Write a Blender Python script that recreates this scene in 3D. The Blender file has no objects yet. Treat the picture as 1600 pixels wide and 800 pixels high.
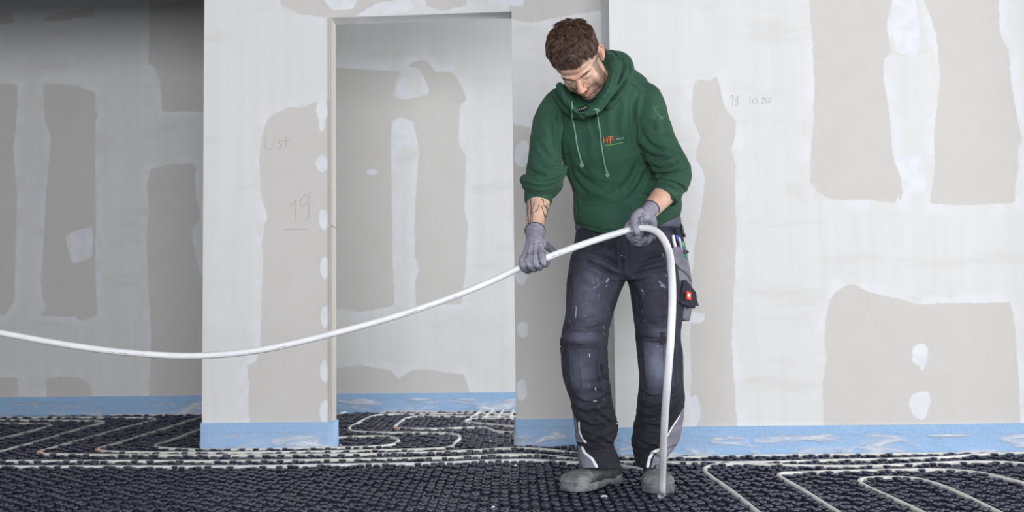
import bpy, bmesh, math, random
import numpy as np
from mathutils import Vector, Matrix
from mathutils.bvhtree import BVHTree

# ------------------------------------------------------------------ camera, world, light
SC = bpy.context.scene
COL = SC.collection
F = 1600.0                                  # focal length for the 1600 px wide frame
CAM = Vector((0.0, 0.0, 0.644))
PITCH = math.atan(90.0 / F)
ROLL = -0.011
RC = Matrix.Rotation(math.pi / 2 + PITCH, 3, 'X') @ Matrix.Rotation(ROLL, 3, 'Z')
cam_data = bpy.data.cameras.new('camera')
cam_data.sensor_width = 36.0
cam_data.lens = 36.0 * F / 1600.0
cam = bpy.data.objects.new('camera', cam_data)
COL.objects.link(cam)
cam.matrix_world = Matrix.Translation(CAM) @ RC.to_4x4()
cam_data.dof.use_dof = True
cam_data.dof.focus_distance = 3.62
cam_data.dof.aperture_fstop = 3.2
SC.camera = cam
SC.view_settings.view_transform = 'Standard'
SC.view_settings.look = 'None'
SC.view_settings.gamma = 1.0
SC.view_settings.use_curve_mapping = False
SC.view_settings.exposure = -0.03

world = bpy.data.worlds.new('overcast_sky')
SC.world = world
world.use_nodes = True
wbg = world.node_tree.nodes['Background']
wbg.inputs['Color'].default_value = (0.92, 0.95, 1.0, 1)
wbg.inputs['Strength'].default_value = 0.42

def area_light(name, loc, target, sx, sy, power, color):
    l = bpy.data.lights.new(name, 'AREA')
    l.shape = 'RECTANGLE'; l.size = sx; l.size_y = sy
    l.energy = power; l.color = color
    o = bpy.data.objects.new(name, l)
    COL.objects.link(o)
    o.location = loc
    d = Vector(target) - Vector(loc)
    o.rotation_euler = d.to_track_quat('-Z', 'Y').to_euler()
    return o
# daylight through the tall windows of the open hall, on the right and behind the camera
area_light('window_daylight_side', (8.0, 1.0, 1.9), (-1.4, 1.6, 0.6), 3.6, 2.6, 380, (1.0, 0.985, 0.96))
area_light('window_daylight_front', (0.1, -3.2, 1.5), (-0.2, 5.0, 0.9), 5.0, 2.4, 405, (0.985, 0.985, 1.0))
area_light('window_daylight_back_room', (3.0, 6.1, 1.2), (-0.6, 6.5, 0.9), 1.5, 2.0, 108, (0.97, 0.985, 1.0))

# ------------------------------------------------------------------ photograph measuring
def ray(px, py):
    return RC @ Vector(((px - 800.0) / F, (400.0 - py) / F, -1.0))
def P(px, py, D):
    """point seen at pixel (px,py) whose distance in front of the camera (world y) is D"""
    d = ray(px, py)
    return CAM + d * (D / d.y)
def FL(px, py, z=0.0):
    d = ray(px, py)
    return CAM + d * ((z - CAM.z) / d.z)
RCn = np.array(RC)
CAMn = np.array(CAM)
def proj(V):
    """world points (n,3) -> pixel coordinates (n,2)"""
    q = (V - CAMn) @ RCn
    return np.stack([800 + F * q[:, 0] / -q[:, 2], 400 - F * q[:, 1] / -q[:, 2]], 1)

# ------------------------------------------------------------------ mesh helpers
def link(name, me, mat=None, parent=None):
    o = bpy.data.objects.new(name, me)
    COL.objects.link(o)
    if mat is not None:
        for m in (mat if isinstance(mat, (list, tuple)) else [mat]):
            me.materials.append(m)
    if parent is not None:
        o.parent = parent
        o.matrix_parent_inverse = parent.matrix_basis.inverted()
    return o
def tag(o, label=None, cat=None, group=None, kind=None):
    if label: o['label'] = label
    if cat: o['category'] = cat
    if group: o['group'] = group
    if kind: o['kind'] = kind
    return o
def mesh_np(name, V, faces, smooth=True):
    me = bpy.data.meshes.new(name)
    me.from_pydata([tuple(v) for v in V], [], faces)
    if smooth:
        me.polygons.foreach_set('use_smooth', [True] * len(me.polygons))
    me.update()
    return me
class MB:
    """collects simple solids into one mesh"""
    def __init__(s): s.V = []; s.F = []
    def add(s, V, Fc):
        n = len(s.V); s.V += [tuple(v) for v in V]; s.F += [tuple(i + n for i in f) for f in Fc]
        return s
    def box(s, a, b):
        x0, y0, z0 = a; x1, y1, z1 = b
        return s.add([(x0,y0,z0),(x1,y0,z0),(x1,y1,z0),(x0,y1,z0),(x0,y0,z1),(x1,y0,z1),(x1,y1,z1),(x0,y1,z1)],
              [(0,3,2,1),(4,5,6,7),(0,1,5,4),(1,2,6,5),(2,3,7,6),(3,0,4,7)])
    def tube(s, pts, rad, n=14, flat=None, up=None):
        V, Fc = tube_geo(pts, rad, n, flat, up)
        return s.add(V, Fc)
    def ell(s, c, r, rot=None, nu=20, nv=14):
        V = []; Fc = []
        R = rot if rot is not None else Matrix.Identity(3)
        for j in range(nv + 1):
            t = math.pi * j / nv
            for i in range(nu):
                a = 2 * math.pi * i / nu
                p = Vector((r[0] * math.sin(t) * math.cos(a), r[1] * math.sin(t) * math.sin(a), r[2] * math.cos(t)))
                V.append(Vector(c) + R @ p)
        for j in range(nv):
            for i in range(nu):
                Fc.append((j*nu+i, (j+1)*nu+i, (j+1)*nu+(i+1) % nu, j*nu+(i+1) % nu))
        return s.add(V, Fc)
    def build(s, name, mat, parent=None, smooth=True, merge=1e-5):
        me = mesh_np(name, s.V, s.F, smooth)
        bm = bmesh.new(); bm.from_mesh(me)
        bmesh.ops.remove_doubles(bm, verts=bm.verts, dist=merge)
        bmesh.ops.recalc_face_normals(bm, faces=bm.faces)
        bm.to_mesh(me); bm.free()
        if smooth: me.polygons.foreach_set('use_smooth', [True] * len(me.polygons))
        return link(name, me, mat, parent)
def crom(pts, k=6, closed=False):
    pts = [Vector(p) for p in pts]
    out = []
    n = len(pts)
    if n < 3: 
        return [pts[0].lerp(pts[-1], i / k) for i in range(k + 1)]
    rng = range(n if closed else n - 1)
    for i in rng:
        g = (lambda j: pts[j % n]) if closed else (lambda j: pts[min(max(j, 0), n - 1)])
        p0, p1, p2, p3 = g(i-1), g(i), g(i+1), g(i+2)
        # centripetal-like tangents
        d1 = max((p1-p0).length, 1e-6) ** .5; d2 = max((p2-p1).length, 1e-6) ** .5; d3 = max((p3-p2).length, 1e-6) ** .5
        if (p1-p0).length < 1e-6: m1 = (p2 - p1)
        else: m1 = d2 * ((p1-p0)/d1 - (p2-p0)/(d1+d2) + (p2-p1)/d2)
        if (p3-p2).length < 1e-6: m2 = (p2 - p1)
        else: m2 = d2 * ((p2-p1)/d2 - (p3-p1)/(d2+d3) + (p3-p2)/d3)
        for j in range(k):
            t = j / k
            out.append((2*t**3-3*t**2+1)*p1 + (t**3-2*t**2+t)*m1 + (-2*t**3+3*t**2)*p2 + (t**3-t**2)*m2)
    if not closed: out.append(pts[-1].copy())
    return out
def tube_geo(pts, rad, n=14, flat=None, up=None):
    """swept tube; rad scalar or list; flat = second radius factor along 'up' (default round); rounded ends"""
    pts = [Vector(p) for p in pts]; m = len(pts)
    rad = [rad] * m if not hasattr(rad, '__len__') else list(rad)
    if len(rad) != m:
        xs = np.linspace(0, 1, len(rad)); rad = list(np.interp(np.linspace(0, 1, m), xs, rad))
    # end caps
    P2 = []; R2 = []
    t0 = (pts[0] - pts[1]).normalized(); t1 = (pts[-1] - pts[-2]).normalized()
    for a in (75, 45, 20):
        P2.append(pts[0] + t0 * rad[0] * math.sin(math.radians(a)) * .8); R2.append(rad[0] * math.cos(math.radians(a)))
    P2 += pts; R2 += rad
    for a in (20, 45, 75):
        P2.append(pts[-1] + t1 * rad[-1] * math.sin(math.radians(a)) * .8); R2.append(rad[-1] * math.cos(math.radians(a)))
    M = len(P2); V = []; Fc = []
    T = [(P2[min(i+1, M-1)] - P2[max(i-1, 0)]).normalized() for i in range(M)]
    u = Vector(up) if up is not None else Vector((0, 0, 1))
    if abs(T[0].dot(u)) > .95 and up is None: u = Vector((0, 1, 0))
    nrm = (u - T[0] * u.dot(T[0])).normalized()
    for i in range(M):
        if up is not None: nrm = Vector(up)
        nrm = (nrm - T[i] * nrm.dot(T[i])).normalized()
        b = T[i].cross(nrm)
        fl = flat if flat is not None else 1.0
        for k in range(n):
            a = 2 * math.pi * k / n
            V.append(P2[i] + (nrm * math.cos(a) * fl + b * math.sin(a)) * R2[i])
    for i in range(M - 1):
        for k in range(n):
            Fc.append((i*n+k, i*n+(k+1) % n, (i+1)*n+(k+1) % n, (i+1)*n+k))
    Fc.append(tuple(range(n - 1, -1, -1))); Fc.append(tuple((M-1)*n + k for k in range(n)))
    return V, Fc
def resample(pts, step):
    pts = [Vector(p) for p in pts]
    out = [pts[0].copy()]; acc = 0
    for a, b in zip(pts, pts[1:]):
        L = (b - a).length
        while acc + L >= step and L > 1e-9:
            t = (step - acc) / L
            a = a.lerp(b, t); out.append(a.copy()); L = (b - a).length; acc = 0
        acc += L
    if (out[-1] - pts[-1]).length > step * .3: out.append(pts[-1].copy())
    return out
def poly_sd(X, Y, poly):
    """signed distance, positive inside"""
    poly = np.array(poly, float); n = len(poly)
    d = np.full(X.shape, 1e9); ins = np.zeros(X.shape, bool)
    for i in range(n):
        ax, ay = poly[i]; bx, by = poly[(i+1) % n]
        ex, ey = bx-ax, by-ay
        t = np.clip(((X-ax)*ex + (Y-ay)*ey) / max(ex*ex+ey*ey, 1e-12), 0, 1)
        d = np.minimum(d, np.hypot(X-ax-t*ex, Y-ay-t*ey))
        c = ((ay > Y) != (by > Y)) & (X < ex * (Y-ay) / (ey if abs(ey) > 1e-12 else 1e-12) + ax)
        ins ^= c
    return np.where(ins, d, -d)
def line_d(X, Y, pl):
    d = np.full(X.shape, 1e9)
    for (ax, ay), (bx, by) in zip(pl, pl[1:]):
        ex, ey = bx-ax, by-ay
        t = np.clip(((X-ax)*ex + (Y-ay)*ey) / max(ex*ex+ey*ey, 1e-12), 0, 1)
        d = np.minimum(d, np.hypot(X-ax-t*ex, Y-ay-t*ey))
    return d
def set_attr(me, name, arr):
    a = me.attributes.new(name, 'FLOAT', 'POINT')
    a.data.foreach_set('value', np.ascontiguousarray(arr, dtype=np.float32))
def coords(me):
    a = np.empty(len(me.vertices) * 3, np.float32); me.vertices.foreach_get('co', a)
    return a.reshape(-1, 3).astype(float)

# ------------------------------------------------------------------ material helpers
def srgb(r, g, b):
    f = lambda c: (c/255/12.92) if c/255 <= .04045 else ((c/255+.055)/1.055)**2.4
    return (f(r), f(g), f(b), 1.0)
class NT:
    def __init__(s, name):
        s.m = bpy.data.materials.new(name); s.m.use_nodes = True
        s.t = s.m.node_tree; s.b = s.t.nodes['Principled BSDF']
        s.out = s.t.nodes['Material Output']
    def n(s, typ, **kw):
        x = s.t.nodes.new(typ)
        for k, v in kw.items():
            if k.startswith('i_'):
                key = k[2:]; x.inputs[int(key) if key.isdigit() else key.replace('_', ' ')].default_value = v
            else: setattr(x, k, v)
        return x
    def l(s, a, b): s.t.links.new(a, b); return b
    def noise(s, scale, detail=4, rough=.55, vec=None, dist=0.0):
        x = s.n('ShaderNodeTexNoise', i_Scale=scale, i_Detail=detail, i_Roughness=rough, i_Distortion=dist)
        if vec is not None: s.l(vec, x.inputs['Vector'])
        return x.outputs['Fac']
    def coord(s, scale=(1,1,1)):
        c = s.n('ShaderNodeTexCoord'); mp = s.n('ShaderNodeMapping'); mp.inputs['Scale'].default_value = scale
        s.l(c.outputs['Object'], mp.inputs['Vector']); return mp.outputs['Vector']
    def attr(s, name): return s.n('ShaderNodeAttribute', attribute_name=name).outputs['Fac']
    def math(s, op, a, b=None, c=None):
        x = s.n('ShaderNodeMath', operation=op)
        for i, v in enumerate((a, b, c)):
            if v is None: continue
            if isinstance(v, (int, float)): x.inputs[i].default_value = v
            else: s.l(v, x.inputs[i])
        return x.outputs[0]
    def step(s, v, lo, hi, a=0.0, b=1.0):
        x = s.n('ShaderNodeMapRange', interpolation_type='SMOOTHSTEP')
        s.l(v, x.inputs['Value'])
        x.inputs['From Min'].default_value = lo; x.inputs['From Max'].default_value = hi
        x.inputs['To Min'].default_value = a; x.inputs['To Max'].default_value = b
        return x.outputs['Result']
    def mix(s, fac, a, b):
        x = s.n('ShaderNodeMix', data_type='RGBA')
        for i, v in ((0, fac), (6, a), (7, b)):
            if isinstance(v, (int, float)): x.inputs[i].default_value = v
            elif isinstance(v, tuple): x.inputs[i].default_value = v
            else: s.l(v, x.inputs[i])
        return x.outputs[2]
    def base(s, c):
        if isinstance(c, tuple): s.b.inputs['Base Color'].default_value = c
        else: s.l(c, s.b.inputs['Base Color'])
        return s
    def set(s, **kw):
        for k, v in kw.items():
            i = s.b.inputs[k.replace('_', ' ')]
            if isinstance(v, (int, float, tuple)): i.default_value = v
            else: s.l(v, i)
        return s
    def bump(s, h, strength=.3, dist=.01):
        x = s.n('ShaderNodeBump', i_Strength=strength, i_Distance=dist)
        s.l(h, x.inputs['Height']); s.l(x.outputs['Normal'], s.b.inputs['Normal']); return s
def simple(name, c, rough=.6, metal=0.0, **kw):
    t = NT(name); t.base(c).set(Roughness=rough, Metallic=metal, **kw); return t.m

# ------------------------------------------------------------------ materials of the place
def mat_plaster():
    t = NT('plasterboard_with_filler')
    co = t.coord()
    n1 = t.noise(34, 4, .6, co); n2 = t.noise(9, 3, .5, co)
    sd = t.attr('board')
    e = t.math('ADD', sd, t.math('MULTIPLY', t.math('SUBTRACT', n1, .5), .022))
    board = t.step(e, -.0035, .0035)
    sdb = t.math('ADD', t.attr('blob'), t.math('MULTIPLY', t.math('SUBTRACT', n1, .5), .012))
    blob = t.step(sdb, -.003, .003)
    streak = t.noise(3.0, 5, .6, t.coord((7, 7, .35)))
    cross = t.noise(2.2, 4, .6, t.coord((.8, 1, 4)))
    # a rim of thicker, bluer filler follows the edge of the board fields
    rim = t.step(e, -.075, -.01)
    rim = t.math('MULTIPLY', rim, t.step(n2, .40, .60))
    comp = t.mix(t.step(streak, .25, .75), srgb(226, 226, 226), srgb(230, 231, 233))
    comp = t.mix(t.math('MULTIPLY', t.step(cross, .52, .72), .45), comp, srgb(215, 213, 210))
    comp = t.mix(t.math('MULTIPLY', rim, .75), comp, srgb(233, 237, 243))
    fib = t.noise(240, 2, .7, co)
    bd = t.mix(t.step(fib, .3, .7), srgb(210, 208, 207), srgb(217, 215, 213))
    bd = t.mix(t.math('MULTIPLY', t.step(n2, .35, .75), .4), bd, srgb(208, 206, 203))
    c = t.mix(board, comp, bd)
    bf = t.noise(16, 3, .5, co)
    c = t.mix(blob, c, t.mix(t.step(bf, .35, .65), srgb(226, 230, 238), srgb(236, 239, 243)))
    t.base(c).set(Roughness=.85)
    h = t.math('ADD', t.math('MULTIPLY', board, -.5), t.math('MULTIPLY', streak, .15))
    t.bump(h, .25, .004)
    return t.m
M_PL = mat_plaster()
M_CEIL = simple('raw_ceiling_concrete', srgb(150, 150, 148), .9)
M_SCREED = simple('dark_subfloor', srgb(24, 25, 28), .8)
def mat_knob():
    t = NT('black_knob_foil')
    co = t.coord(); n = t.noise(60, 3, .6, co)
    dust = t.noise(3.0, 4, .6, co)
    c = t.mix(t.step(n, .3, .7), srgb(32, 34, 47), srgb(62, 64, 86))
    c = t.mix(t.math('MULTIPLY', t.step(dust, .55, .8), .35), c, srgb(80, 80, 84))
    t.base(c).set(Roughness=.30, Specular_IOR_Level=.7)
    return t.m
M_KNOB = mat_knob()
def mat_blue():
    t = NT('blue_edge_foam')
    n = t.noise(90, 3, .6, t.coord()); n2 = t.noise(4, 4, .6, t.coord((1, 1, 3)))
    c = t.mix(t.step(n, .3, .7), srgb(146, 184, 226), srgb(162, 198, 236))
    c = t.mix(t.math('MULTIPLY', t.step(n2, .45, .75), .5), c, srgb(176, 206, 236))
    t.base(c).set(Roughness=.6); t.bump(n, .3, .002)
    return t.m
M_BLUE = mat_blue()
def mat_foil():
    t = NT('clear_wrinkled_foil')
    n = t.noise(4.5, 4, .6, t.coord((1, 1, 4.5)), .6)
    t.base(srgb(225, 235, 248)).set(Roughness=.32, Specular_IOR_Level=.8)
    t.set(Alpha=t.step(n, .47, .70, .04, .9))  # pale opaque patches painted in as glints on the foil
    t.bump(n, .8, .02)
    return t.m
M_FOIL = mat_foil()
def mat_pipe(name, a, b):
    t = NT(name)
    n = t.noise(14, 4, .6, t.coord())
    t.base(t.mix(t.step(n, .35, .7), a, b)).set(Roughness=.32)
    return t.m
M_PIPE = mat_pipe('white_pipe_plastic', srgb(238, 240, 243), srgb(228, 231, 236))
M_PIPEF = mat_pipe('cream_pipe_plastic', srgb(240, 240, 236), srgb(224, 224, 218))

# ------------------------------------------------------------------ walls
ZB = -0.0242
def ell_poly(cx, cy, rx, ry, seed=0):
    r = random.Random(seed * 7 + int(cx)); n = 12
    return [(cx + rx*math.cos(2*math.pi*i/n)*r.uniform(.8, 1.1), cy + ry*math.sin(2*math.pi*i/n)*r.uniform(.85, 1.1)) for i in range(n)]
def wall(name, x0, x1, z0, z1, y, thick, boards, blobs, cuts=(), hole=None, res=.014):
    def lines(a, b, br):
        br = sorted([a] + [v for v in br if a < v < b] + [b]); out = []
        for p, q in zip(br, br[1:]):
            k = max(1, int(round((q-p)/res))); out += list(np.linspace(p, q, k+1))[:-1]
        return np.array(out + [b])
    xs = lines(x0, x1, [hole[0], hole[1]] if hole else [])
    zs = lines(z0, z1, [hole[3]] if hole else [])
    nx, nz = len(xs), len(zs)
    X, Z = np.meshgrid(xs, zs)
    V = np.stack([X.ravel(), np.full(X.size, y), Z.ravel()], 1)
    i, j = np.meshgrid(np.arange(nx-1), np.arange(nz-1))
    a = (j*nx+i).ravel(); q = np.stack([a, a+1, a+1+nx, a+nx], 1)
    if hole:
        cx = (xs[:-1]+xs[1:])/2; cz = (zs[:-1]+zs[1:])/2
        CX, CZ = np.meshgrid(cx, cz)
        keep = ~((CX > hole[0]) & (CX < hole[1]) & (CZ > hole[2]) & (CZ < hole[3])).ravel()
        q = q[keep]
        used = np.unique(q); mp = -np.ones(len(V), int); mp[used] = np.arange(len(used)); V = V[used]; q = mp[q]
    me = bpy.data.meshes.new(name)
    me.from_pydata(V.tolist(), [], q.tolist())
    def tow(pl): return [(p.x, p.z) for p in (P(u, v, y) for u, v in pl)]
    Xv, Zv = V[:, 0], V[:, 2]
    sd = np.full(len(V), -1.0)
    for pl in boards: sd = np.maximum(sd, poly_sd(Xv, Zv, tow(pl)))
    for pl in cuts: sd = np.minimum(sd, -poly_sd(Xv, Zv, tow(pl)))
    sb = np.full(len(V), -1.0)
    for pl in blobs: sb = np.maximum(sb, poly_sd(Xv, Zv, tow(pl)))
    set_attr(me, 'board', sd); set_attr(me, 'blob', sb)
    o = link(name, me, M_PL)
    s = o.modifiers.new('thickness', 'SOLIDIFY'); s.thickness = thick; s.offset = -1
    tag(o, kind='structure')
    return o
D_BACK, D_MID, D_RIGHT = 6.94, 5.11, 4.69
back_boards = [
 [(-200,131),(28,131),(27,165),(25,200),(21,230),(22,260),(27,300),(24,400),(22,470),(12,486),(8,493),(-200,493)],
 [(68,130),(100,131),(120,133),(134,140),(148,143),(149,165),(153,180),(149,190),(149,260),(150,350),(149,420),(152,493),(125,502),(118,495),(62,494),(75,480),(68,470),(64,440),(68,380),(72,300),(78,240),(80,215),(72,195),(68,170)],
 [(62,32),(90,20),(148,10),(148,25),(120,28),(95,33)], [(-200,18),(15,20),(25,35),(10,38),(-200,40)],
 [(234,-120),(330,-120),(330,175),(254,174),(250,130),(240,103),(232,100),(233,60)],
 [(235,265),(262,257),(300,255),(305,260),(306,310),(313,330),(312,345),(302,355),(300,375),(304,390),(310,420),(330,470),(330,640),(232,640),(236,520),(231,440),(229,370),(233,330),(229,290)],
 [(-200,590),(28,590),(28,640),(-200,640)], [(72,592),(90,588),(125,590),(140,600),(148,640),(72,640)],
 [(480,103),(540,107),(600,110),(622,112),(624,182),(612,190),(610,230),(612,300),(613,400),(616,478),(560,488),(540,483),(480,484)],
 [(612,112),(632,110),(645,97),(662,94),(672,100),(680,112),(706,112),(716,125),(730,155),(718,165),(717,225),(728,245),(725,330),(731,350),(727,420),(722,475),(650,478),(648,440),(655,420),(648,400),(648,330),(654,240),(652,220),(645,190),(625,182),(612,184)],
 [(480,577),(528,575),(560,570),(572,572),(590,575),(610,578),(622,592),(645,578),(670,577),(700,583),(725,585),(733,612),(733,640),(480,640)],
]
back_cuts = [[(615,150),(618,128),(626,112),(640,104),(655,108),(664,125),(672,146),(650,152),(630,156)],
             [(102,370),(112,362),(143,355),(146,372),(144,402),(130,408),(112,411)]]
back_blobs = [ell_poly(630,137,11,14,1), [(104,372),(114,364),(141,358),(144,374),(142,400),(130,405),(113,407)], [(612,190),(626,185),(644,196),(650,225),(612,232)], ell_poly(581,269,10,5,2)]
wall_back = wall('wall_back', -5.6, 3.2, ZB, 2.95, D_BACK, .12, back_boards, back_blobs, back_cuts, res=.02)

mid_boards = [
 [(412,200),(420,183),(440,173),(450,168),(470,168),(490,160),(530,158),(530,740),(388,740),(391,660),(387,640),(389,600),(386,570),(400,566),(407,540),(408,480),(411,400),(409,380),(412,355),(418,340),(412,320),(407,300),(405,250),(408,215)],
 [(430,-80),(640,-80),(620,0),(590,4),(560,22),(510,27),(470,22),(440,10)],
 [(660,-80),(740,-80),(730,8),(690,18),(665,8)],
 [(795,-80),(950,-80),(950,15),(900,22),(860,30),(830,36),(795,28)],
 [(795,192),(830,200),(870,205),(960,205),(960,740),(795,740)],
]
mid_blobs = [ell_poly(503,172,9,18,1), ell_poly(503,256,10,13,2), [(500,326),(512,330),(513,350),(508,362),(502,358),(498,345)],
  ell_poly(507,418,8,18,3), ell_poly(508,495,8,19,4), [(505,560),(511,565),(515,590),(509,600),(501,590),(500,575)], ell_poly(508,645,8,22,5),
  [(590,6),(640,0),(650,16),(600,22)], [(760,-10),(818,-10),(818,9),(765,8)], [(500,-6),(560,-6),(552,14),(520,16)],
  ell_poly(816,240,14,22,6), ell_poly(815,432,10,14,7), ell_poly(817,515,10,14,8), ell_poly(815,609,8,18,9), ell_poly(503,193,5,12,10)]
pL = P(317, 400, D_MID).x
door_l = P(516, 400, D_MID).x; door_r = P(803.5, 400, D_MID).x; door_t = P(660, 22, D_MID).z
wall_mid = wall('wall_center', pL, 0.60, ZB, 2.95, D_MID, .13, mid_boards, mid_blobs, hole=(door_l, door_r, ZB - 1, door_t))
# slight fall of the lintel towards the left, as built
me = wall_mid.data
for v in me.vertices:
    if abs(v.co.z - door_t) < 1e-4 and door_l - .001 <= v.co.x <= door_r + .001:
        v.co.z += .008 - .022 * (door_r - v.co.x) / (door_r - door_l)
right_boards = [
 [(1085,128),(1098,124),(1110,126),(1120,120),(1125,135),(1130,160),(1133,170),(1150,190),(1149,210),(1143,235),(1149,260),(1148,290),(1150,360),(1148,440),(1143,530),(1147,600),(1155,720),(1090,720),(1085,650),(1078,638),(1080,600),(1078,520),(1080,440),(1085,380),(1095,330),(1102,280),(1096,262),(1088,250),(1088,232),(1094,212),(1082,190),(1080,160)],
 [(1262,-80),(1264,0),(1268,50),(1272,130),(1270,200),(1266,240),(1266,285),(1275,298),(1300,313),(1350,312),(1400,318),(1402,305),(1407,312),(1411,300),(1407,275),(1395,245),(1390,180),(1380,120),(1381,95),(1392,80),(1385,40),(1395,-5),(1395,-80)],
 [(1438,-80),(1443,0),(1462,50),(1469,120),(1460,200),(1460,260),(1452,318),(1500,321),(1586,318),(1586,290),(1592,260),(1591,230),(1598,220),(1590,190),(1584,150),(1578,110),(1576,80),(1562,50),(1558,-80)],
 [(1296,470),(1305,456),(1320,446),(1335,444),(1350,452),(1370,460),(1400,466),(1420,472),(1440,477),(1480,474),(1520,474),(1578,472),(1583,490),(1585,510),(1590,560),(1597,720),(1290,720),(1284,600),(1292,560),(1288,530),(1289,500)],
 [(1660,-80),(1668,200),(1655,320),(1760,316),(1765,-80)], [(1650,480),(1790,470),(1800,720),(1655,720)],
]
right_blobs = [[(1426,545),(1432,538),(1444,537),(1450,545),(1448,565),(1441,583),(1437,572),(1425,565)],
  [(1420,630),(1424,618),(1434,613),(1450,612),(1455,625),(1447,650),(1441,657),(1428,651)],
  [(1396,0),(1430,0),(1440,60),(1432,90),(1400,80),(1392,40)], [(1398,250),(1440,240),(1448,300),(1415,300)],
  ell_poly(1085,640,10,26,3), ell_poly(1085,497,18,10,9)]
xr0 = P(958, 400, D_RIGHT).x
wall_right = wall('wall_right', xr0, 2.95, ZB, 2.95, D_RIGHT, .42 + .13, right_boards, right_blobs)
# unseen stub beyond the frame, added to hold side daylight off the right wall
tag(MB().box((2.952, 4.4, ZB), (3.07, D_RIGHT - .002, 2.95)).build('wall_added_side', M_CEIL, smooth=False), kind='structure')
# unseen beam above the frame, added to darken the top of the rear wall
tag(MB().box((-5.6, D_MID, 2.37), (pL - .002, D_MID + .13, 2.95)).build('wall_added_beam', M_CEIL, smooth=False), kind='structure')
# unseen partition behind the pillar, added to keep back-room daylight from the left room
tag(MB().box((-1.55, D_MID + .132, ZB), (-1.45, D_BACK - .002, 2.95)).build('wall_added_partition', M_CEIL, smooth=False), kind='structure')
# floor slab and ceiling
tag(MB().box((-5.7, 1.2, -.14), (4.3, 7.2, -.05)).build('floor', M_SCREED, smooth=False), kind='structure')
tag(MB().box((-5.7, 0.9, 2.95), (4.3, 7.2, 3.15)).build('ceiling', M_CEIL, smooth=False), kind='structure')
tag(MB().box((-5.72, 1.2, -.05), (-5.6, 7.06, 2.95)).build('wall_left', M_CEIL, smooth=False), kind='structure')
M_JAMB = simple('beige_board_edge', srgb(188, 184, 178), .85)
# plasterboard lining in the door reveal, two lengths with a joint
def jamb(z0, z1, name):
    m = MB().box((door_l + .0005, D_MID - .004, z0), (door_l + .007, D_MID + .13, z1))
    m.box((door_l - .011, D_MID - .0025, z0), (door_l - .005, D_MID + .002, z1))
    o = m.build(name, M_JAMB, smooth=False)
    set_attr(o.data, 'board', np.full(len(o.data.vertices), -1.0)); set_attr(o.data, 'blob', np.full(len(o.data.vertices), -1.0))
    return tag(o, kind='structure')
zj = P(520, 353, D_MID).z
jamb(zj + .002, door_t - .014, 'trim_1'); jamb(ZB, zj - .002, 'trim_2')

# pencil marks on the boards
M_PENCIL = simple('pencil_marks', srgb(176, 174, 176), .7)
def scribble(strokes, D, wallo, r=.0011, mat=M_PENCIL):
    m = MB()
    for s in strokes:
        pts = [P(u, v, D - .0006) for u, v in s]
        if len(pts) > 2: pts = crom(pts, 4)
        m.tube(pts, r, 6, flat=.3, up=(0, 1, 0))
    return m.build('pencil_writing', mat, wallo)
scribble([[(416,208),(416,234),(426,232)], [(428,221),(428,229)], [(428,214),(428.5,215)], [(440,220),(436,219),(435,224),(440,226),(439,231),(434,231)], [(447,214),(447,230)], [(443,221),(454,219)]], D_MID, wall_mid)
scribble([[(463,312),(462,326),(461,345)], [(455,322),(463,312)], [(476,305),(470,312),(472,322),(479,318),(481,306),(476,304)], [(485,300),(483,325),(482,342),(475,345)]], D_MID, wall_mid)
scribble([[(446,359),(482,358)]], D_MID, wall_mid, .0014)
scribble([[(483,290),(488,302),(494,318)]], D_MID, wall_mid, .0016, simple('pale_scratch', srgb(232, 232, 234), .7))
scribble([[(1141,154),(1145,148),(1145,166)], [(1153,150),(1148,153),(1152,158),(1149,165),(1154,164),(1152,157),(1154,151)], [(1172,150),(1172,163)], [(1180,153),(1176,158),(1180,163),(1184,157),(1180,153)], [(1187,162),(1188,163)],
          [(1190,154),(1194,153),(1191,162),(1195,162)], [(1198,153),(1196,160),(1200,160),(1202,153)], [(1205,152),(1204,161)]], D_RIGHT, wall_right)

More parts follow.
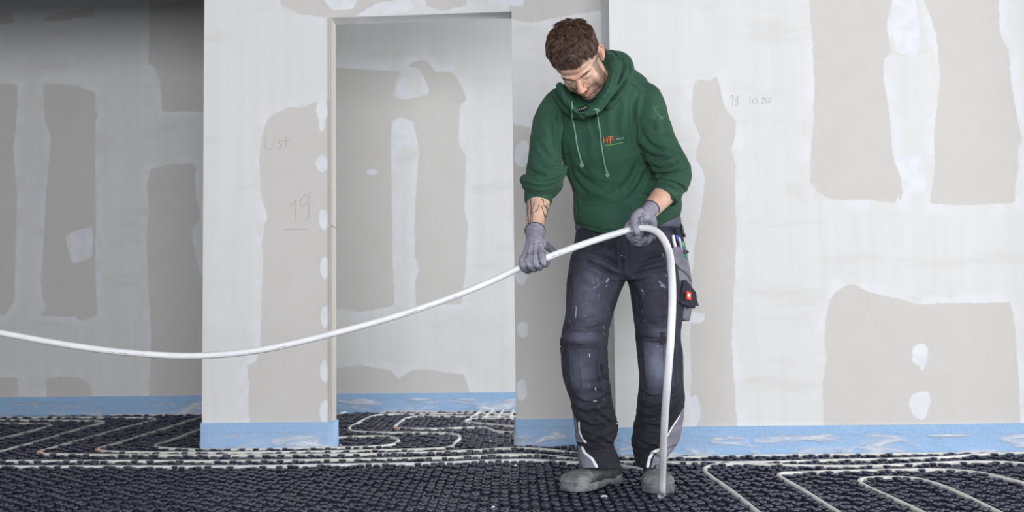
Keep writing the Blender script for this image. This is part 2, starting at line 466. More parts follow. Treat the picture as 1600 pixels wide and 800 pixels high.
# ------------------------------------------------------------------ blue edge strips with their foil
def edge_strip(path, label, top, seed, group=None):
    """foam strip standing against the wall along a floor path [(x,y)..]; outward is to the right of travel"""
    r = random.Random(seed)
    pts = [Vector((a, b, 0)) for a, b in path]
    P2 = resample(pts, .03) if len(pts) == 2 else sum([resample(pts[i:i+2], .03)[:-1] for i in range(len(pts)-1)], []) + [pts[-1]]
    def band(z0, z1, th, off, amp, nz, ztop=0.0):
        V = []; Fc = []; n = len(P2)
        ph = [r.uniform(0, 6.28) for _ in range(6)]
        for k, side in enumerate((0, 1)):
            for i, p in enumerate(P2):
                a = P2[max(i-1, 0)]; b = P2[min(i+1, n-1)]
                t = (b - a).normalized(); o = Vector((t.y, -t.x, 0))
                s = i * .03
                for j in range(nz + 1):
                    v = j / nz
                    w = amp * (math.sin(s*9+ph[0]+v*4) + .7*math.sin(s*21+ph[1]-v*7) + .5*math.sin(s*47+ph[2]+v*11)) * (1 - v*.6)
                    q = p + o * (off + th * (1 - side) + abs(w))
                    V.append((q.x, q.y, z0 + (z1 - z0 + ztop * math.sin(s*3+ph[3])) * v))
        m = nz + 1; N = n * m
        for i in range(n-1):
            for j in range(nz):
                a = i*m+j
                Fc.append((a, a+m, a+m+1, a+1)); Fc.append((N+a, N+a+1, N+a+m+1, N+a+m))
            Fc.append((i*m+nz, (i+1)*m+nz, N+(i+1)*m+nz, N+i*m+nz)); Fc.append((i*m, N+i*m, N+(i+1)*m, (i+1)*m))
        for j in range(nz):
            Fc.append((j, j+1, N+j+1, N+j)); a = (n-1)*m+j; Fc.append((a, N+a, N+a+1, a+1))
        return V, Fc
    V, Fc = band(-.045, top, .008, .0015, .0006, 3, .0012)
    o = link('edge_insulation_strip', mesh_np('edge_insulation_strip', V, Fc, False), M_BLUE)
    tag(o, label, 'insulation strip', group)
    V, Fc = band(-.03, top * .66, .0006, .0105, .007, 8, .006)
    f = link('foil_flap', mesh_np('foil_flap', V, Fc, True), M_FOIL, o)
    f['label'] = 'clear wrinkled foil flap'
    return o
e = .001
edge_strip([(-5.55, D_BACK), (3.1, D_BACK)], 'blue foam strip along the rearmost wall, seen left of the pillar and through the doorway', .118, 1)
edge_strip([(pL - .001, D_MID + .1), (pL - .001, D_MID), (door_l + .008, D_MID), (door_l + .008, D_MID + .13)], 'blue foam edge strip wrapped round the foot of the plastered pillar left of the doorway', .118, 2)
edge_strip([(door_r, D_MID + .13), (door_r, D_MID), (xr0 - .002, D_MID), (xr0 - .002, D_RIGHT), (2.935, D_RIGHT)], 'blue foam edge strip along the wall right of the doorway, behind the worker', .122, 3)

# ------------------------------------------------------------------ knob mat
def knob_mat():
    pitch = .0495
    n = 12; prof = [(.0, -.0245, 0), (.0125, -.0245, 0), (.0118, -.013, .12), (.0122, -.0075, .16), (.0146, -.0052, .16), (.0148, -.0010, .16), (.0128, .0, .14), (.0060, -.0004, .0), (.0050, -.004, 0)]
    T = []; FQ = []
    for r, z, lob in prof[1:]:
        for k in range(n):
            a = 2*math.pi*k/n
            rr = r * (1 + lob * math.cos(4*a))
            T.append((rr*math.cos(a), rr*math.sin(a), z))
    m = len(prof) - 1
    for j in range(m-1):
        for k in range(n):
            FQ.append((j*n+k, j*n+(k+1) % n, (j+1)*n+(k+1) % n, (j+1)*n+k))
    T = np.array(T); FQ = np.array(FQ); cap = np.arange((m-1)*n, m*n)
    rs = np.random.RandomState(4)
    C = []; 
    g = pitch / math.sqrt(2)
    ny = int((6.93-1.9)/g)
    for j in range(ny):
        y = 1.9 + j*g
        xl = -.56*y - .5; xr = .56*y + .5
        xr = min(xr, 2.90); xl = max(xl, -5.5)
        i0 = int(math.floor(xl/(2*g)))
        i1 = int(math.ceil(xr/(2*g)))
        for i in range(i0, i1):
            x = 2*g*i + (g if j % 2 else 0)
            if x > xr0 - .03 and y > D_RIGHT - .04: continue
            if pL - .03 < x < door_l + .045 and D_MID - .04 < y < D_MID + .17: continue
            if x > door_r - .03 and D_MID - .04 < y < D_MID + .17: continue
            if x > .75 and y > D_MID: continue
            C.append((x, y))
    C = np.array(C)
    PX = np.array(PIPE_XY)
    need = PR + .0125
    for it in range(3):
        for k in range(len(C)):
            d2 = ((PX - C[k])**2).sum(1); a = d2.argmin(); d = math.sqrt(d2[a])
            if d < need:
                if d < .003: C[k] = (99, 99); continue
                C[k] = PX[a] + (C[k] - PX[a]) / d * need
    C = C[C[:, 0] < 50]
    # knobs squeezed into each other by a pipe merge into one
    keep = np.ones(len(C), bool)
    for k in range(len(C)):
        if keep[k]:
            d2 = ((C[k+1:] - C[k])**2).sum(1); keep[k+1:][d2 < .017**2] = False
    C = C[keep]; K = len(C)
    ang = rs.choice([0, math.pi/4], K) + rs.normal(0, .05, K)
    ca, sa = np.cos(ang), np.sin(ang)
    C = C + rs.normal(0, .0013, C.shape); sc = 1 + rs.normal(0, .07, K)
    hs = 1.0 - .26 * (rs.rand(K) < .35)
    V = np.empty((K, len(T), 3))
    V[:, :, 0] = C[:, None, 0] + (T[None, :, 0]*ca[:, None] - T[None, :, 1]*sa[:, None])*sc[:, None]
    V[:, :, 1] = C[:, None, 1] + (T[None, :, 0]*sa[:, None] + T[None, :, 1]*ca[:, None])*sc[:, None]
    V[:, :, 2] = -.0245 + (T[None, :, 2] + .0245) * hs[:, None]
    V = V.reshape(-1, 3)
    nv = len(T)
    Q = (FQ[None] + (np.arange(K)*nv)[:, None, None]).reshape(-1, 4)
    CP = cap[None] + (np.arange(K)*nv)[:, None]
    # base sheet
    xs = [-5.5, 4.15]; base = [(-5.5, 1.6), (2.93, 1.6), (2.93, D_RIGHT-.01), (xr0-.02, D_RIGHT-.01), (xr0-.02, 6.92), (-5.5, 6.92)]
    nb = len(V)
    V = np.concatenate([V, np.array([(x, y, -.0245) for x, y in base] + [(x, y, -.0485) for x, y in base])])
    me = bpy.data.meshes.new('underfloor_heating_mat')
    nl = len(Q)*4 + len(CP)*len(cap) + 6*2 + 6*4
    loops = np.concatenate([Q.ravel(), CP.ravel(), nb+np.arange(6), nb+6+np.arange(6)[::-1],
        np.array([(nb+(i+1) % 6, nb+i, nb+6+i, nb+6+(i+1) % 6) for i in range(6)]).ravel()])
    tot = np.concatenate([np.full(len(Q), 4), np.full(len(CP), len(cap)), [6, 6], np.full(6, 4)])
    start = np.concatenate([[0], np.cumsum(tot)[:-1]])
    me.vertices.add(len(V)); me.vertices.foreach_set('co', V.astype(np.float32).ravel())
    me.loops.add(len(loops)); me.loops.foreach_set('vertex_index', loops.astype(np.int32))
    me.polygons.add(len(tot)); me.polygons.foreach_set('loop_start', start.astype(np.int32))
    me.polygons.foreach_set('loop_total', tot.astype(np.int32))
    me.update(calc_edges=True); me.validate()
    o = link('underfloor_heating_mat', me, M_KNOB)
    tag(o, 'black plastic knob mat covering the whole floor, holding the white heating pipes', 'floor mat')
    print('knobs', K)
    return o

# ------------------------------------------------------------------ laid heating pipes
PZ = -.0098; PR = .0102
PIPE_XY = []
def floor_pts(pl, k=8): 
    pts = crom([FL(u, v, -.004) for u, v in pl], k)
    return [Vector((p.x, p.y, PZ)) for p in resample(pts, .012)]
def floor_pipe(pl, label):
    fp = floor_pts(pl)
    PIPE_XY.extend([(p.x, p.y) for p in fp])
    m = MB().tube(fp, PR, 12)
    o = m.build('heating_pipe', M_PIPEF)
    tag(o, label, 'pipe', 'heating pipes pressed into the mat')
    return o
floor_pipe([(1765,709),(1600,708.5),(1530,707.5),(1425,708.5),(1300,710),(1200,711),(1050,714),(970,714),(905,708),(850,701.5),(800,700),(740,703),(681,706),(597,708.5),(400,711),(250,711),(100,709.5),(66,708),(60,705.5),(75,701),(130,686),(190,669),(230,659),(243,655),(235,653),(200,652.5),(100,652),(0,652),(-100,652)],
  'cream pipe along the wall foot, passing behind the worker and turning back far left')
floor_pipe([(1765,708),(1620,707),(1560,708),(1522,710.5),(1475,714),(1400,716.5),(1287,719),(1200,721.5),(1050,722),(965,721),(900,716.5),(850,711),(794,710),(709,714),(597,716.5),(400,719.5),(200,720),(0,720),(-100,720)],
  'long pipe crossing the whole floor, second from the front at the left edge')
floor_pipe([(360,636),(315,651),(235,676),(180,693),(158,699),(152,702),(165,704.5),(200,706),(300,707),(400,706.5),(560,704),(640,702),(690,700),(704,697.5),(712,690),(718,684),(714,679),(700,677),(650,676),(590,675.5),(560,674),(547,671.5),(546,668),(558,661),(574,653),(586,649),(605,647),(650,646.5),(760,646.5),(850,646.5)],
  'pipe looping round the corner before the pillar, then meandering into the doorway')
floor_pipe([(360,655),(314,670),(262,689),(245,694),(243,697),(255,699.5),(312,702),(400,701),(526,699),(580,697.5),(608,695),(620,691),(622,687),(614,683),(600,681.5),(560,682),(500,685),(440,689)],
  'pipe with a narrow rounded tongue just beside the pillar foot in the doorway')
floor_pipe([(870,650.5),(805,650.5),(737,650.5),(665,650),(645,651),(633,654),(622,662),(617,666.5),(621,668.5),(642,669.5),(681,670),(737,667.5),(757,668),(768,671),(776,674),(805,675),(850,675.5)],
  'pipe with a sharp left hand turn in the middle of the doorway')
floor_pipe([(870,654),(805,654),(745,654),(732,655.5),(727,658),(733,660),(751,661.5),(805,666),(850,668)],
  'short bend of pipe at the right side of the doorway')
floor_pipe([(870,643),(700,643),(597,643),(552,642.5),(538,644),(528,647),(500,655),(440,672)],
  'rearmost pipe in the doorway, along the blue strip')
floor_pipe([(-60,722.5),(-20,711),(0,705),(60,689),(120,671),(150,663),(162,660),(155,657.5),(125,657),(0,656),(-100,656)],
  'pipe with its pointed bend in the dark left room, middle of three')
floor_pipe([(-100,716),(-60,703),(0,685.5),(40,675.5),(72,667),(80,664.5),(70,662.5),(40,661.5),(-100,661)],
  'pipe with the leftmost pointed bend, in the dark left room')
floor_pipe([(380,646),(315,646.5),(225,647.5),(100,647.5),(0,647.5),(-100,648)],
  'rearmost pipe along the blue strip in the dark left room')
for i, (a, b) in enumerate([((735,652.5),(752,641)), ((756,652.5),(770,641)), ((777,652.5),(786,641)), ((797,652.5),(802,641))]):
    floor_pipe([a, b], ['first', 'second', 'third', 'fourth'][i] + ' from the left of the short cross pipes at the rear of the doorway')
floor_pipe([(1780,738),(1700,732),(1640,727),(1600,724),(1560,721.5),(1500,721.5),(1450,723.5),(1400,726),(1330,728),(1250,727),(1200,725.5),(1150,724),(1120,725.5),(1104,729),(1101,734),(1110,743),(1140,764),(1185,800),(1260,860),(1300,900)],
  'pipe with its rounded bend nearest the worker, running to the front edge')
floor_pipe([(1700,786),(1600,754),(1540,740),(1500,735),(1450,733),(1400,734),(1300,736),(1250,738),(1226,738.5),(1217,741),(1222,746),(1255,765),(1310,800),(1390,850),(1450,890)],
  'pipe with the middle bend of the three nested at the right front')
floor_pipe([(1720,870),(1640,834),(1562,800),(1500,770),(1462,755),(1432,747.5),(1400,745.5),(1370,745.5),(1350,747),(1343,750.5),(1350,757),(1380,771),(1442,800),(1540,850),(1600,885)],
  'pipe with the innermost bend of the nest at the right front')
# the near pipe that the worker is laying: its part on the floor (the rest is built with the worker)
HELD_FLOOR = floor_pts([(-120,728.5),(0,728.5),(200,728.5),(400,728),(569,725),(681,723),(766,719.5),(830,718.5),(875,721),(962,726),(1003,733),(1022,745),(1030,760),(1031,772)])
PIPE_XY.extend([(p.x, p.y) for p in HELD_FLOOR])
knob_mat()
# plaster crumbs and a clip end lying on the mat
M_CRUMB = simple('plaster_crumb', srgb(235, 235, 235), .8)
M_ORANGE = simple('orange_clip_plastic', srgb(225, 150, 120), .6)
rr = random.Random(5)
for i, (u, v, lab) in enumerate([(943,776,'thin white plaster splinter on the mat in front of the left boot'), (770,793,'white crumb on the mat at the bottom edge, left of the boots'), (805,728,'small white crumb on the mat below the doorway, front one'),
        (767,690,'tiny white crumb on the mat inside the doorway'), (532,696,'white crumb at the right corner of the pillar foot'), (1088,712,'tiny crumb beside the pipes right of the worker'), (611,697,'white crumb before the tongue of pipe')]):
    c = FL(u, v, .0005); m = MB()
    L = .012 if i == 0 else .006
    m.ell(c + Vector((0, 0, .002)), (L, .003, .003), Matrix.Rotation(rr.uniform(-.9, .4), 3, 'Y'), 7, 5)
    for k in range(3): m.ell(c + Vector((rr.uniform(-1, 1)*L, rr.uniform(-.004, .004), .001)), (L*.35, .003, .002), None, 6, 4)
    tag(m.build('plaster_crumb', M_CRUMB, smooth=False), lab, 'crumb', 'crumbs on the mat')
for (u, v, lab) in [(618,668.5,'small orange clip end at the sharp pipe turn in the doorway'), (65,706,'small orange clip end at the far left pipe corner'), (153,702,'small orange clip end at the second pipe corner from the left')]:
    c = FL(u, v, 0); m = MB().tube([c + Vector((-.008, -.012, .001)), c + Vector((.008, -.012, .002))], .0045, 8).ell(c + Vector((.009, -.012, .003)), (.004, .004, .005), None, 8, 6)
    tag(m.build('pipe_clip', M_ORANGE), lab, 'clip', 'clip ends at the pipe corners')

# ================================================================== the worker
def remeshed(mb, voxel, smooth=3, fac=.5, post=None):
    """joins overlapping solids into one continuous skin; returns verts, faces, normals"""
    me = mesh_np('tmp', mb.V, mb.F, True)
    bm = bmesh.new(); bm.from_mesh(me)
    bmesh.ops.recalc_face_normals(bm, faces=bm.faces); bm.to_mesh(me); bm.free()
    o = bpy.data.objects.new('tmp', me); COL.objects.link(o)
    m = o.modifiers.new('r', 'REMESH'); m.mode = 'VOXEL'; m.voxel_size = voxel; m.use_smooth_shade = True
    if smooth:
        s = o.modifiers.new('s', 'SMOOTH'); s.iterations = smooth; s.factor = fac
    dg = bpy.context.evaluated_depsgraph_get(); dg.update()
    me2 = bpy.data.meshes.new_from_object(o.evaluated_get(dg))
    bpy.data.objects.remove(o); bpy.data.meshes.remove(me)
    return me2
def normals(me):
    a = np.empty(len(me.vertices) * 3, np.float32); me.vertices.foreach_get('normal', a)
    return a.reshape(-1, 3).astype(float)
def put(me, V):
    me.vertices.foreach_set('co', V.astype(np.float32).ravel()); me.update()
def facing(V, N):
    d = V - CAMn; d /= np.linalg.norm(d, axis=1)[:, None]
    return np.clip(-(N * d).sum(1), 0, 1)
def creases(me, cl, scale=1.0):
    V = coords(me); N = normals(me); px = proj(V); f = facing(V, N) ** .5
    disp = np.zeros(len(V))
    for pl, w, amp in cl:
        a = np.array(pl, float)
        if len(a) > 2: 
            c = crom([(x, y, 0) for x, y in pl], 4); a = np.array([(p.x, p.y) for p in c])
        lo = a.min(0) - w*4; hi = a.max(0) + w*4
        s = np.where((px[:, 0] > lo[0]) & (px[:, 0] < hi[0]) & (px[:, 1] > lo[1]) & (px[:, 1] < hi[1]))[0]
        if not len(s): continue
        d = line_d(px[s, 0], px[s, 1], a.tolist())
        # taper towards the ends of the fold
        e0 = np.hypot(px[s, 0]-a[0, 0], px[s, 1]-a[0, 1]); e1 = np.hypot(px[s, 0]-a[-1, 0], px[s, 1]-a[-1, 1])
        L = np.hypot(*(a[-1]-a[0])) + 1e-6
        tp = np.clip(np.minimum(e0, e1) / (L*.3), .25, 1)
        disp[s] += tp * amp * (-np.exp(-(d/w)**2) + .55*np.exp(-((d-1.9*w)/w)**2))
    put(me, V + N * (disp * f * scale)[:, None])
def warble(V, seed, f, n=7):
    r = np.random.RandomState(seed); out = np.zeros(len(V))
    for k in range(n):
        d = r.normal(size=3); d /= np.linalg.norm(d); g = f * (0.6 + 1.2*r.rand())
        e = r.normal(size=3); h = g * .5
        out += np.sin(V @ d * g + 1.6*np.sin(V @ e * h + r.rand()*6) + r.rand()*6.28)
    return out / n
def field(me, name, polys, front=True, kind='poly'):
    """signed distance (in photograph pixels, positive inside) kept on the cloth itself"""
    V = coords(me); px = proj(V); sd = np.full(len(V), -40.0)
    for pl in polys:
        if kind == 'poly': sd = np.maximum(sd, poly_sd(px[:, 0], px[:, 1], pl))
        else: sd = np.maximum(sd, pl[1] - line_d(px[:, 0], px[:, 1], pl[0]))
    if front:
        N = normals(me); f = facing(V, N)
        sd = np.where(f > .02, sd, -40.0)
    set_attr(me, name, sd)
def ring_loft(rows, n=28, ex=2.3, tilt=None):
    """rows (py, xl, xr, D, depth radius); horizontal rings whose outline meets xl and xr"""
    V = []; Fc = []; m = len(rows)
    for (py, xl, xr, D, dr) in rows:
        a = P(xl, py, D); b = P(xr, py, D); c = (a+b)/2; hw = (b-a).length/2
        for k in range(n):
            t = 2*math.pi*k/n; cs, sn = math.cos(t), math.sin(t)
            x = math.copysign(abs(cs)**(2/ex), cs)*hw; y = math.copysign(abs(sn)**(2/ex), sn)*dr
            z = c.z + (tilt(x/hw, py) if tilt else 0)
            V.append((c.x+x, c.y+y, z))
    for i in range(m-1):
        for k in range(n): Fc.append((i*n+k, i*n+(k+1) % n, (i+1)*n+(k+1) % n, (i+1)*n+k))
    Fc.append(tuple(range(n-1, -1, -1))); Fc.append(tuple((m-1)*n+k for k in range(n)))
    return V, Fc
def rows_interp(rows, step=4):
    rows = sorted(rows); ys = [r[0] for r in rows]; out = []
    yy = np.arange(ys[0], ys[-1]+.01, step)
    cols = [np.interp(yy, ys, [r[i] for r in rows]) for i in range(1, 5)]
    # light smoothing of the outline
    for c in cols: c[1:-1] = (c[:-2]+2*c[1:-1]+c[2:])/4
    return [(y, *[c[i] for c in cols]) for i, y in enumerate(yy)]
def chain(pl, k=5):
    """pixel/depth/radius chain -> points and radii"""
    pts = crom([P(u, v, D) for u, v, D, r in pl], k)
    n = len(pl); xs = np.linspace(0, n-1, len(pts))
    return pts, list(np.interp(xs, range(n), [r for *_, r in pl]))
def px2m(p, D): return p * D / F
def scaled(pl, s): return [(u, v, D, r*s) for u, v, D, r in pl]

# ---- measured skeleton outlines ---------------------------------------------------
LEG_R = [(396,892,986,3.92,.115),(415,889,984,3.91,.112),(433,886,980,3.90,.108),(460,884,968,3.88,.10),(491,884,958,3.86,.092),(514,878,952,3.83,.088),(530,876,950,3.81,.088),
         (543,876,949,3.80,.088),(571,877,950,3.79,.088),(593,880,952,3.80,.084),(610,886,954,3.81,.08),(627,892,956,3.82,.078),(650,896,962,3.84,.078),(665,898,966,3.84,.078),
         (681,900,964,3.845,.076),(693,901,957,3.85,.072),(702,902,961,3.85,.074),(712,903,967,3.85,.078),(729,905,969,3.85,.080)]
LEG_L = [(396,974,1073,3.92,.115),(415,976,1074,3.91,.112),(433,979,1075,3.90,.108),(459,986,1073,3.88,.10),(491,990,1067,3.86,.092),(514,992,1064,3.83,.088),(528,993,1063,3.81,.088),
         (556,996,1067,3.79,.088),(587,999,1067,3.79,.086),(606,998,1068,3.80,.082),(621,996,1070,3.81,.08),(646,994,1068,3.83,.08),(670,990,1065,3.84,.08),(690,987,1060,3.85,.078),
         (700,989,1054,3.855,.074),(709,992,1043,3.855,.07),(729,994,1041,3.855,.074)]
HIPS = [(338,902,1060,3.93,.118),(355,900,1062,3.93,.122),(370,899,1066,3.93,.126),(385,896,1070,3.93,.13),(400,893,1073,3.925,.132),(420,889,1074,3.915,.128),(432,887,1075,3.905,.118),(438,892,1070,3.90,.10)]
TORSO = [(110,912,968,3.78,.06),(118,900,984,3.78,.075),(128,884,1000,3.79,.092),(140,868,1014,3.80,.102),(155,860,1022,3.805,.112),(175,857,1028,3.81,.120),(200,862,1034,3.82,.126),(220,869,1038,3.83,.129),(240,876,1041,3.84,.130),
         (262,883,1044,3.85,.130),(285,891,1051,3.87,.131),(300,896,1060,3.88,.134),(315,897,1064,3.89,.137),(330,896,1065,3.90,.139),(342,897,1062,3.905,.137),(352,899,1057,3.91,.132),(360,903,1050,3.91,.126)]
SLEEVE_R = [(877,160,3.79,.062),(864,178,3.775,.062),(856,200,3.745,.058),(852,224,3.72,.057),(851,248,3.695,.060),(851,268,3.675,.066),(850,283,3.66,.071),(846,294,3.65,.060),(842,303,3.645,.050),(841,312,3.635,.0485)]
SLEEVE_L = [(1005,151,3.79,.063),(1013,167,3.775,.065),(1020,192,3.745,.064),(1029,220,3.715,.063),(1041,246,3.69,.064),(1050,266,3.675,.065),(1053,280,3.665,.061),(1048,291,3.655,.053),(1041,302,3.645,.049)]
ARM_R = [(877,160,3.79,.045),(862,182,3.77,.044),(852,225,3.72,.042),(850,262,3.685,.042),(848,282,3.665,.042),(843,303,3.65,.040),(842,312,3.635,.0425),(839,330,3.60,.0385),(836,352,3.555,.031),(836,368,3.52,.028)]
ARM_L = [(1005,151,3.79,.045),(1015,175,3.765,.045),(1029,220,3.715,.044),(1048,262,3.68,.040),(1051,282,3.665,.040),(1043,298,3.65,.039),(1037,305,3.64,.0415),(1026,317,3.60,.036),(1014,331,3.55,.030),(1008,338,3.53,.028)]
HAND_R = {  # viewer's left hand, fingers folded over the pipe
 'palm': [[(836,366,3.515,.027),(828,384,3.47,.016),(821,398,3.44,.0115)], [(836,366,3.515,.028),(832,382,3.465,.017),(828,396,3.43,.012)],
          [(836,366,3.515,.028),(837,380,3.465,.017),(836,394,3.43,.012)], [(836,366,3.515,.027),(842,379,3.47,.016),(845,392,3.435,.0118)]],
 'finger': [[(821,398,3.44,.0112),(815.5,408,3.415,.0108),(818,419,3.402,.0103),(825,423.5,3.42,.0098),(829,421,3.44,.009)],
            [(828,396,3.43,.0116),(825.5,407,3.402,.0112),(828.5,417,3.392,.0107),(834.5,421,3.405,.0102),(838,418,3.43,.0095)],
            [(836,394,3.43,.0118),(835.5,404,3.397,.0113),(838,414,3.388,.0107),(843,418.5,3.400,.0102),(846,415.5,3.43,.0095)],
            [(845,392,3.435,.0116),(847.5,401,3.400,.0112),(849,409.5,3.388,.0106),(852.5,413.5,3.398,.010),(855,410.5,3.43,.0092)],
            [(842,374,3.49,.0155),(851,382,3.475,.0135),(859,388,3.462,.0118),(866,393.5,3.452,.0105)]]}
HAND_L = {
 'palm': [[(1010,334,3.535,.028),(998,340,3.51,.020),(990,346,3.495,.014)], [(1010,334,3.535,.028),(1002,348,3.52,.019),(992,356,3.51,.013)],
          [(1012,336,3.53,.027),(1012,348,3.52,.016),(1006,360,3.51,.012)], [(1012,336,3.525,.024),(1020,346,3.505,.014),(1021,358,3.495,.012)]],
 'finger': [[(1000,332,3.50,.0165),(992,339,3.465,.0150),(990.5,350,3.428,.0138),(993,359,3.405,.0125),(996,365,3.405,.0105)],
            [(988,346,3.49,.0130),(981,355,3.47,.0122),(982,367,3.445,.0115),(990,374,3.42,.0110),(999,371,3.41,.0098)],
            [(992,352,3.51,.0128),(985,366,3.49,.0122),(989,378,3.455,.0115),(999,380,3.425,.0110),(1009,373,3.412,.0098)],
            [(1004,356,3.51,.0120),(999,372,3.485,.0118),(1004,381.5,3.45,.0112),(1012,377,3.425,.0104),(1017,370,3.42,.0095)],
            [(1020,352,3.50,.0115),(1017,365,3.49,.0110),(1015,374,3.462,.0102),(1020,371,3.44,.0095),(1022,364,3.435,.0088)]]}

# ---- head frame ----------------------------------------------------------------------
HC = P(903, 94, 3.58)
HR = Matrix.Rotation(math.radians(-11), 3, 'Y') @ Matrix.Rotation(math.radians(-23), 3, 'Z') @ Matrix.Rotation(math.radians(56), 3, 'X')
HS = 1.08
HEARS = True
def H(x, y, z): return HC + HR @ (Vector((x, y, z)) * HS)
HRn = np.array(HR)

# ---- body -----------------------------------------------------------------------------
def scale_rows(rows, s): 
    return [(y, (a+b)/2-(b-a)/2*s, (a+b)/2+(b-a)/2*s, D, r*s) for y, a, b, D, r in rows]
b = MB()
b.add(*ring_loft(rows_interp(scale_rows(LEG_R, .68)), 20)); b.add(*ring_loft(rows_interp(scale_rows(LEG_L, .68)), 20))
b.add(*ring_loft(rows_interp(scale_rows(HIPS, .88)), 24)); b.add(*ring_loft(rows_interp(scale_rows(TORSO, .86)), 24))
for c in (ARM_R, ARM_L): b.tube(*chain(c), n=18)
for h in (HAND_R, HAND_L):
    for k in h:
        for c in h[k]: b.tube(*chain(scaled(c, .66)), n=10)
# neck
b.tube(crom([P(940,150,3.76), P(932,132,3.72), H(0,.035,-.045), H(0,.02,.0)], 5), [.064,.058,.054,.05], 18)
# head
def he(c, r, rx=0, ry=0, rz=0): 
    R = HR @ Matrix.Rotation(math.radians(rz), 3, 'Z') @ Matrix.Rotation(math.radians(ry), 3, 'Y') @ Matrix.Rotation(math.radians(rx), 3, 'X')
    b.ell(H(*c), [q*HS for q in r], R, 24, 16)
he((0,.012,.032), (.0765,.097,.088)); he((0,-.034,-.018), (.0625,.056,.080)); he((0,-.040,-.066), (.050,.046,.042)); he((0,-.070,-.098), (.022,.018,.017))
he((0,-.055,.040), (.055,.035,.035))
b.tube([H(-.048,-.062,.012), H(-.028,-.080,.014), H(-.010,-.087,.010), H(0,-.088,.008), H(.010,-.087,.010), H(.028,-.080,.014), H(.048,-.062,.012)], [.008,.0095,.0085,.008,.0085,.0095,.008], 10)
b.tube([H(0,-.086,.006), H(0,-.094,-.010), H(0,-.104,-.026), H(0,-.109,-.035)], [.0075,.008,.0105,.0125], 12)
for s in (-1, 1):
    he((s*.0115,-.099,-.037), (.0075,.0095,.0075)); he((s*.040,-.058,-.028), (.0185,.0175,.022)); he((s*.044,-.046,-.052), (.016,.026,.030)); he((s*.030,-.0735,-.006), (.0145,.0125,.0115))
    he((s*.046,-.028,-.072), (.012,.030,.024), 25)
    # ear: rim, lobe and bowl
    ear = [H(s*.074,-.008,-.022), H(s*.077,-.006,.004), H(s*.082,.002,.022), H(s*.087,.014,.023), H(s*.088,.022,.006), H(s*.084,.016,-.018), H(s*.076,.001,-.032)]
    b.tube(crom(ear, 4), .0046, 8)
    he((s*.077,.008,-.001), (.006,.016,.024), 15); he((s*.074,-.001,-.026), (.006,.007,.008))
b.tube([H(-.024,-.083,-.0655), H(-.010,-.0935,-.0625), H(0,-.0945,-.0635), H(.010,-.0935,-.0625), H(.024,-.083,-.0655)], [.004,.0055,.005,.0055,.004], 8)
b.tube([H(-.020,-.083,-.0735), H(0,-.0915,-.0765), H(.020,-.083,-.0735)], [.004,.0068,.004], 8)
# ankles and feet
def foot_frame(heel, toe):
    a = FL(*heel, 0); c = FL(*toe, 0); d = (c - a); d.z = 0; L = d.length; d.normalize()
    lat = Vector((0, 0, 1)).cross(d)
    return a, d, lat, L
FR = foot_frame((966, 752.5), (887, 768)); FLT = foot_frame((1022, 751.5), (1031, 771.5))
def fpt(fr, s, t, z): return fr[0] + fr[1]*s + fr[2]*t + Vector((0, 0, z))
for fr, an in ((FR, (938, 722, 3.845)), (FLT, (1018, 722, 3.85))):
    L = fr[3]
    b.tube(crom([P(an[0], an[1]-10, an[2]), P(*an), fpt(fr, .09, 0, .055), fpt(fr, L*.6, 0, .036), fpt(fr, L-.04, 0, .032)], 4), [.028,.026,.022,.016,.014], 14)
me = remeshed(b, .0029, 2, .45)
# finer work on the face, in the head's own frame
V = coords(me); L3 = (V - np.array(HC)) @ HRn / HS
x, y, z = L3[:, 0], L3[:, 1], L3[:, 2]
inh = (np.abs(x) < .11) & (z > -.13) & (z < .14) & (np.abs(y) < .13) & (V[:, 2] > 1.40)
fr_ = inh & (y < -.03)
# lid crease and closed lid line, smile lines, mouth line, philtrum
def lnd(pts, px_, pz_): return line_d(px_, pz_, pts)
N = normals(me); dsp = np.zeros(len(V))
for s in (-1, 1):
    d = lnd([(s*.016,-.0075),(s*.024,-.0125),(s*.034,-.0130),(s*.044,-.0085)], x, z); dsp[fr_] -= (.0016*np.exp(-(d/.0016)**2))[fr_]
    d = lnd([(s*.016,.000),(s*.028,.0035),(s*.040,.001)], x, z); dsp[fr_] -= (.0012*np.exp(-(d/.0018)**2))[fr_]
    d = lnd([(s*.018,-.036),(s*.027,-.052),(s*.030,-.066)], x, z); dsp[fr_] -= (.0018*np.exp(-(d/.003)**2))[fr_]
d = lnd([(-.023,-.0695),(-.008,-.0688),(0,-.0698),(.008,-.0688),(.023,-.0695)], x, z); dsp[fr_] -= (.003*np.exp(-(d/.0018)**2))[fr_]
for s, q in ((-.005, .014), (.006, .012)):
    d = lnd([(s,.018),(s*.8,.018+q)], x, z); dsp[fr_] -= (.0013*np.exp(-(d/.0018)**2))[fr_]
for q in (.034,.044): 
    d = lnd([(-.028,q),(0,q+.004),(.028,q)], x, z); dsp[fr_] -= (.0007*np.exp(-(d/.002)**2))[fr_]
V = V + N*dsp[:, None]; put(me, V)
beard = np.where(inh, np.clip((-.030 - z + np.clip(-.02 - y, -.05, .03)*.0)/.02, 0, 1), 0)
side = np.where(inh & (np.abs(x) > .045) & (y > -.055) & (y < .004) & (z < .012), 1.0, 0)
beard = np.maximum(beard * (np.where(z > -.055, np.clip((np.abs(x)-.022)/.014, 0, 1) + np.where((z < -.050), 1, 0), 1)).clip(0, 1), side*.8)
beard = beard * np.where(inh & (y < .02) & (z < .012), 1, 0)
lipm = np.where(fr_, np.clip(1 - np.maximum(np.abs(x)/.025, np.abs(z + .0695)/.0105)**3, 0, 1), 0)
beard = beard * (1 - lipm)
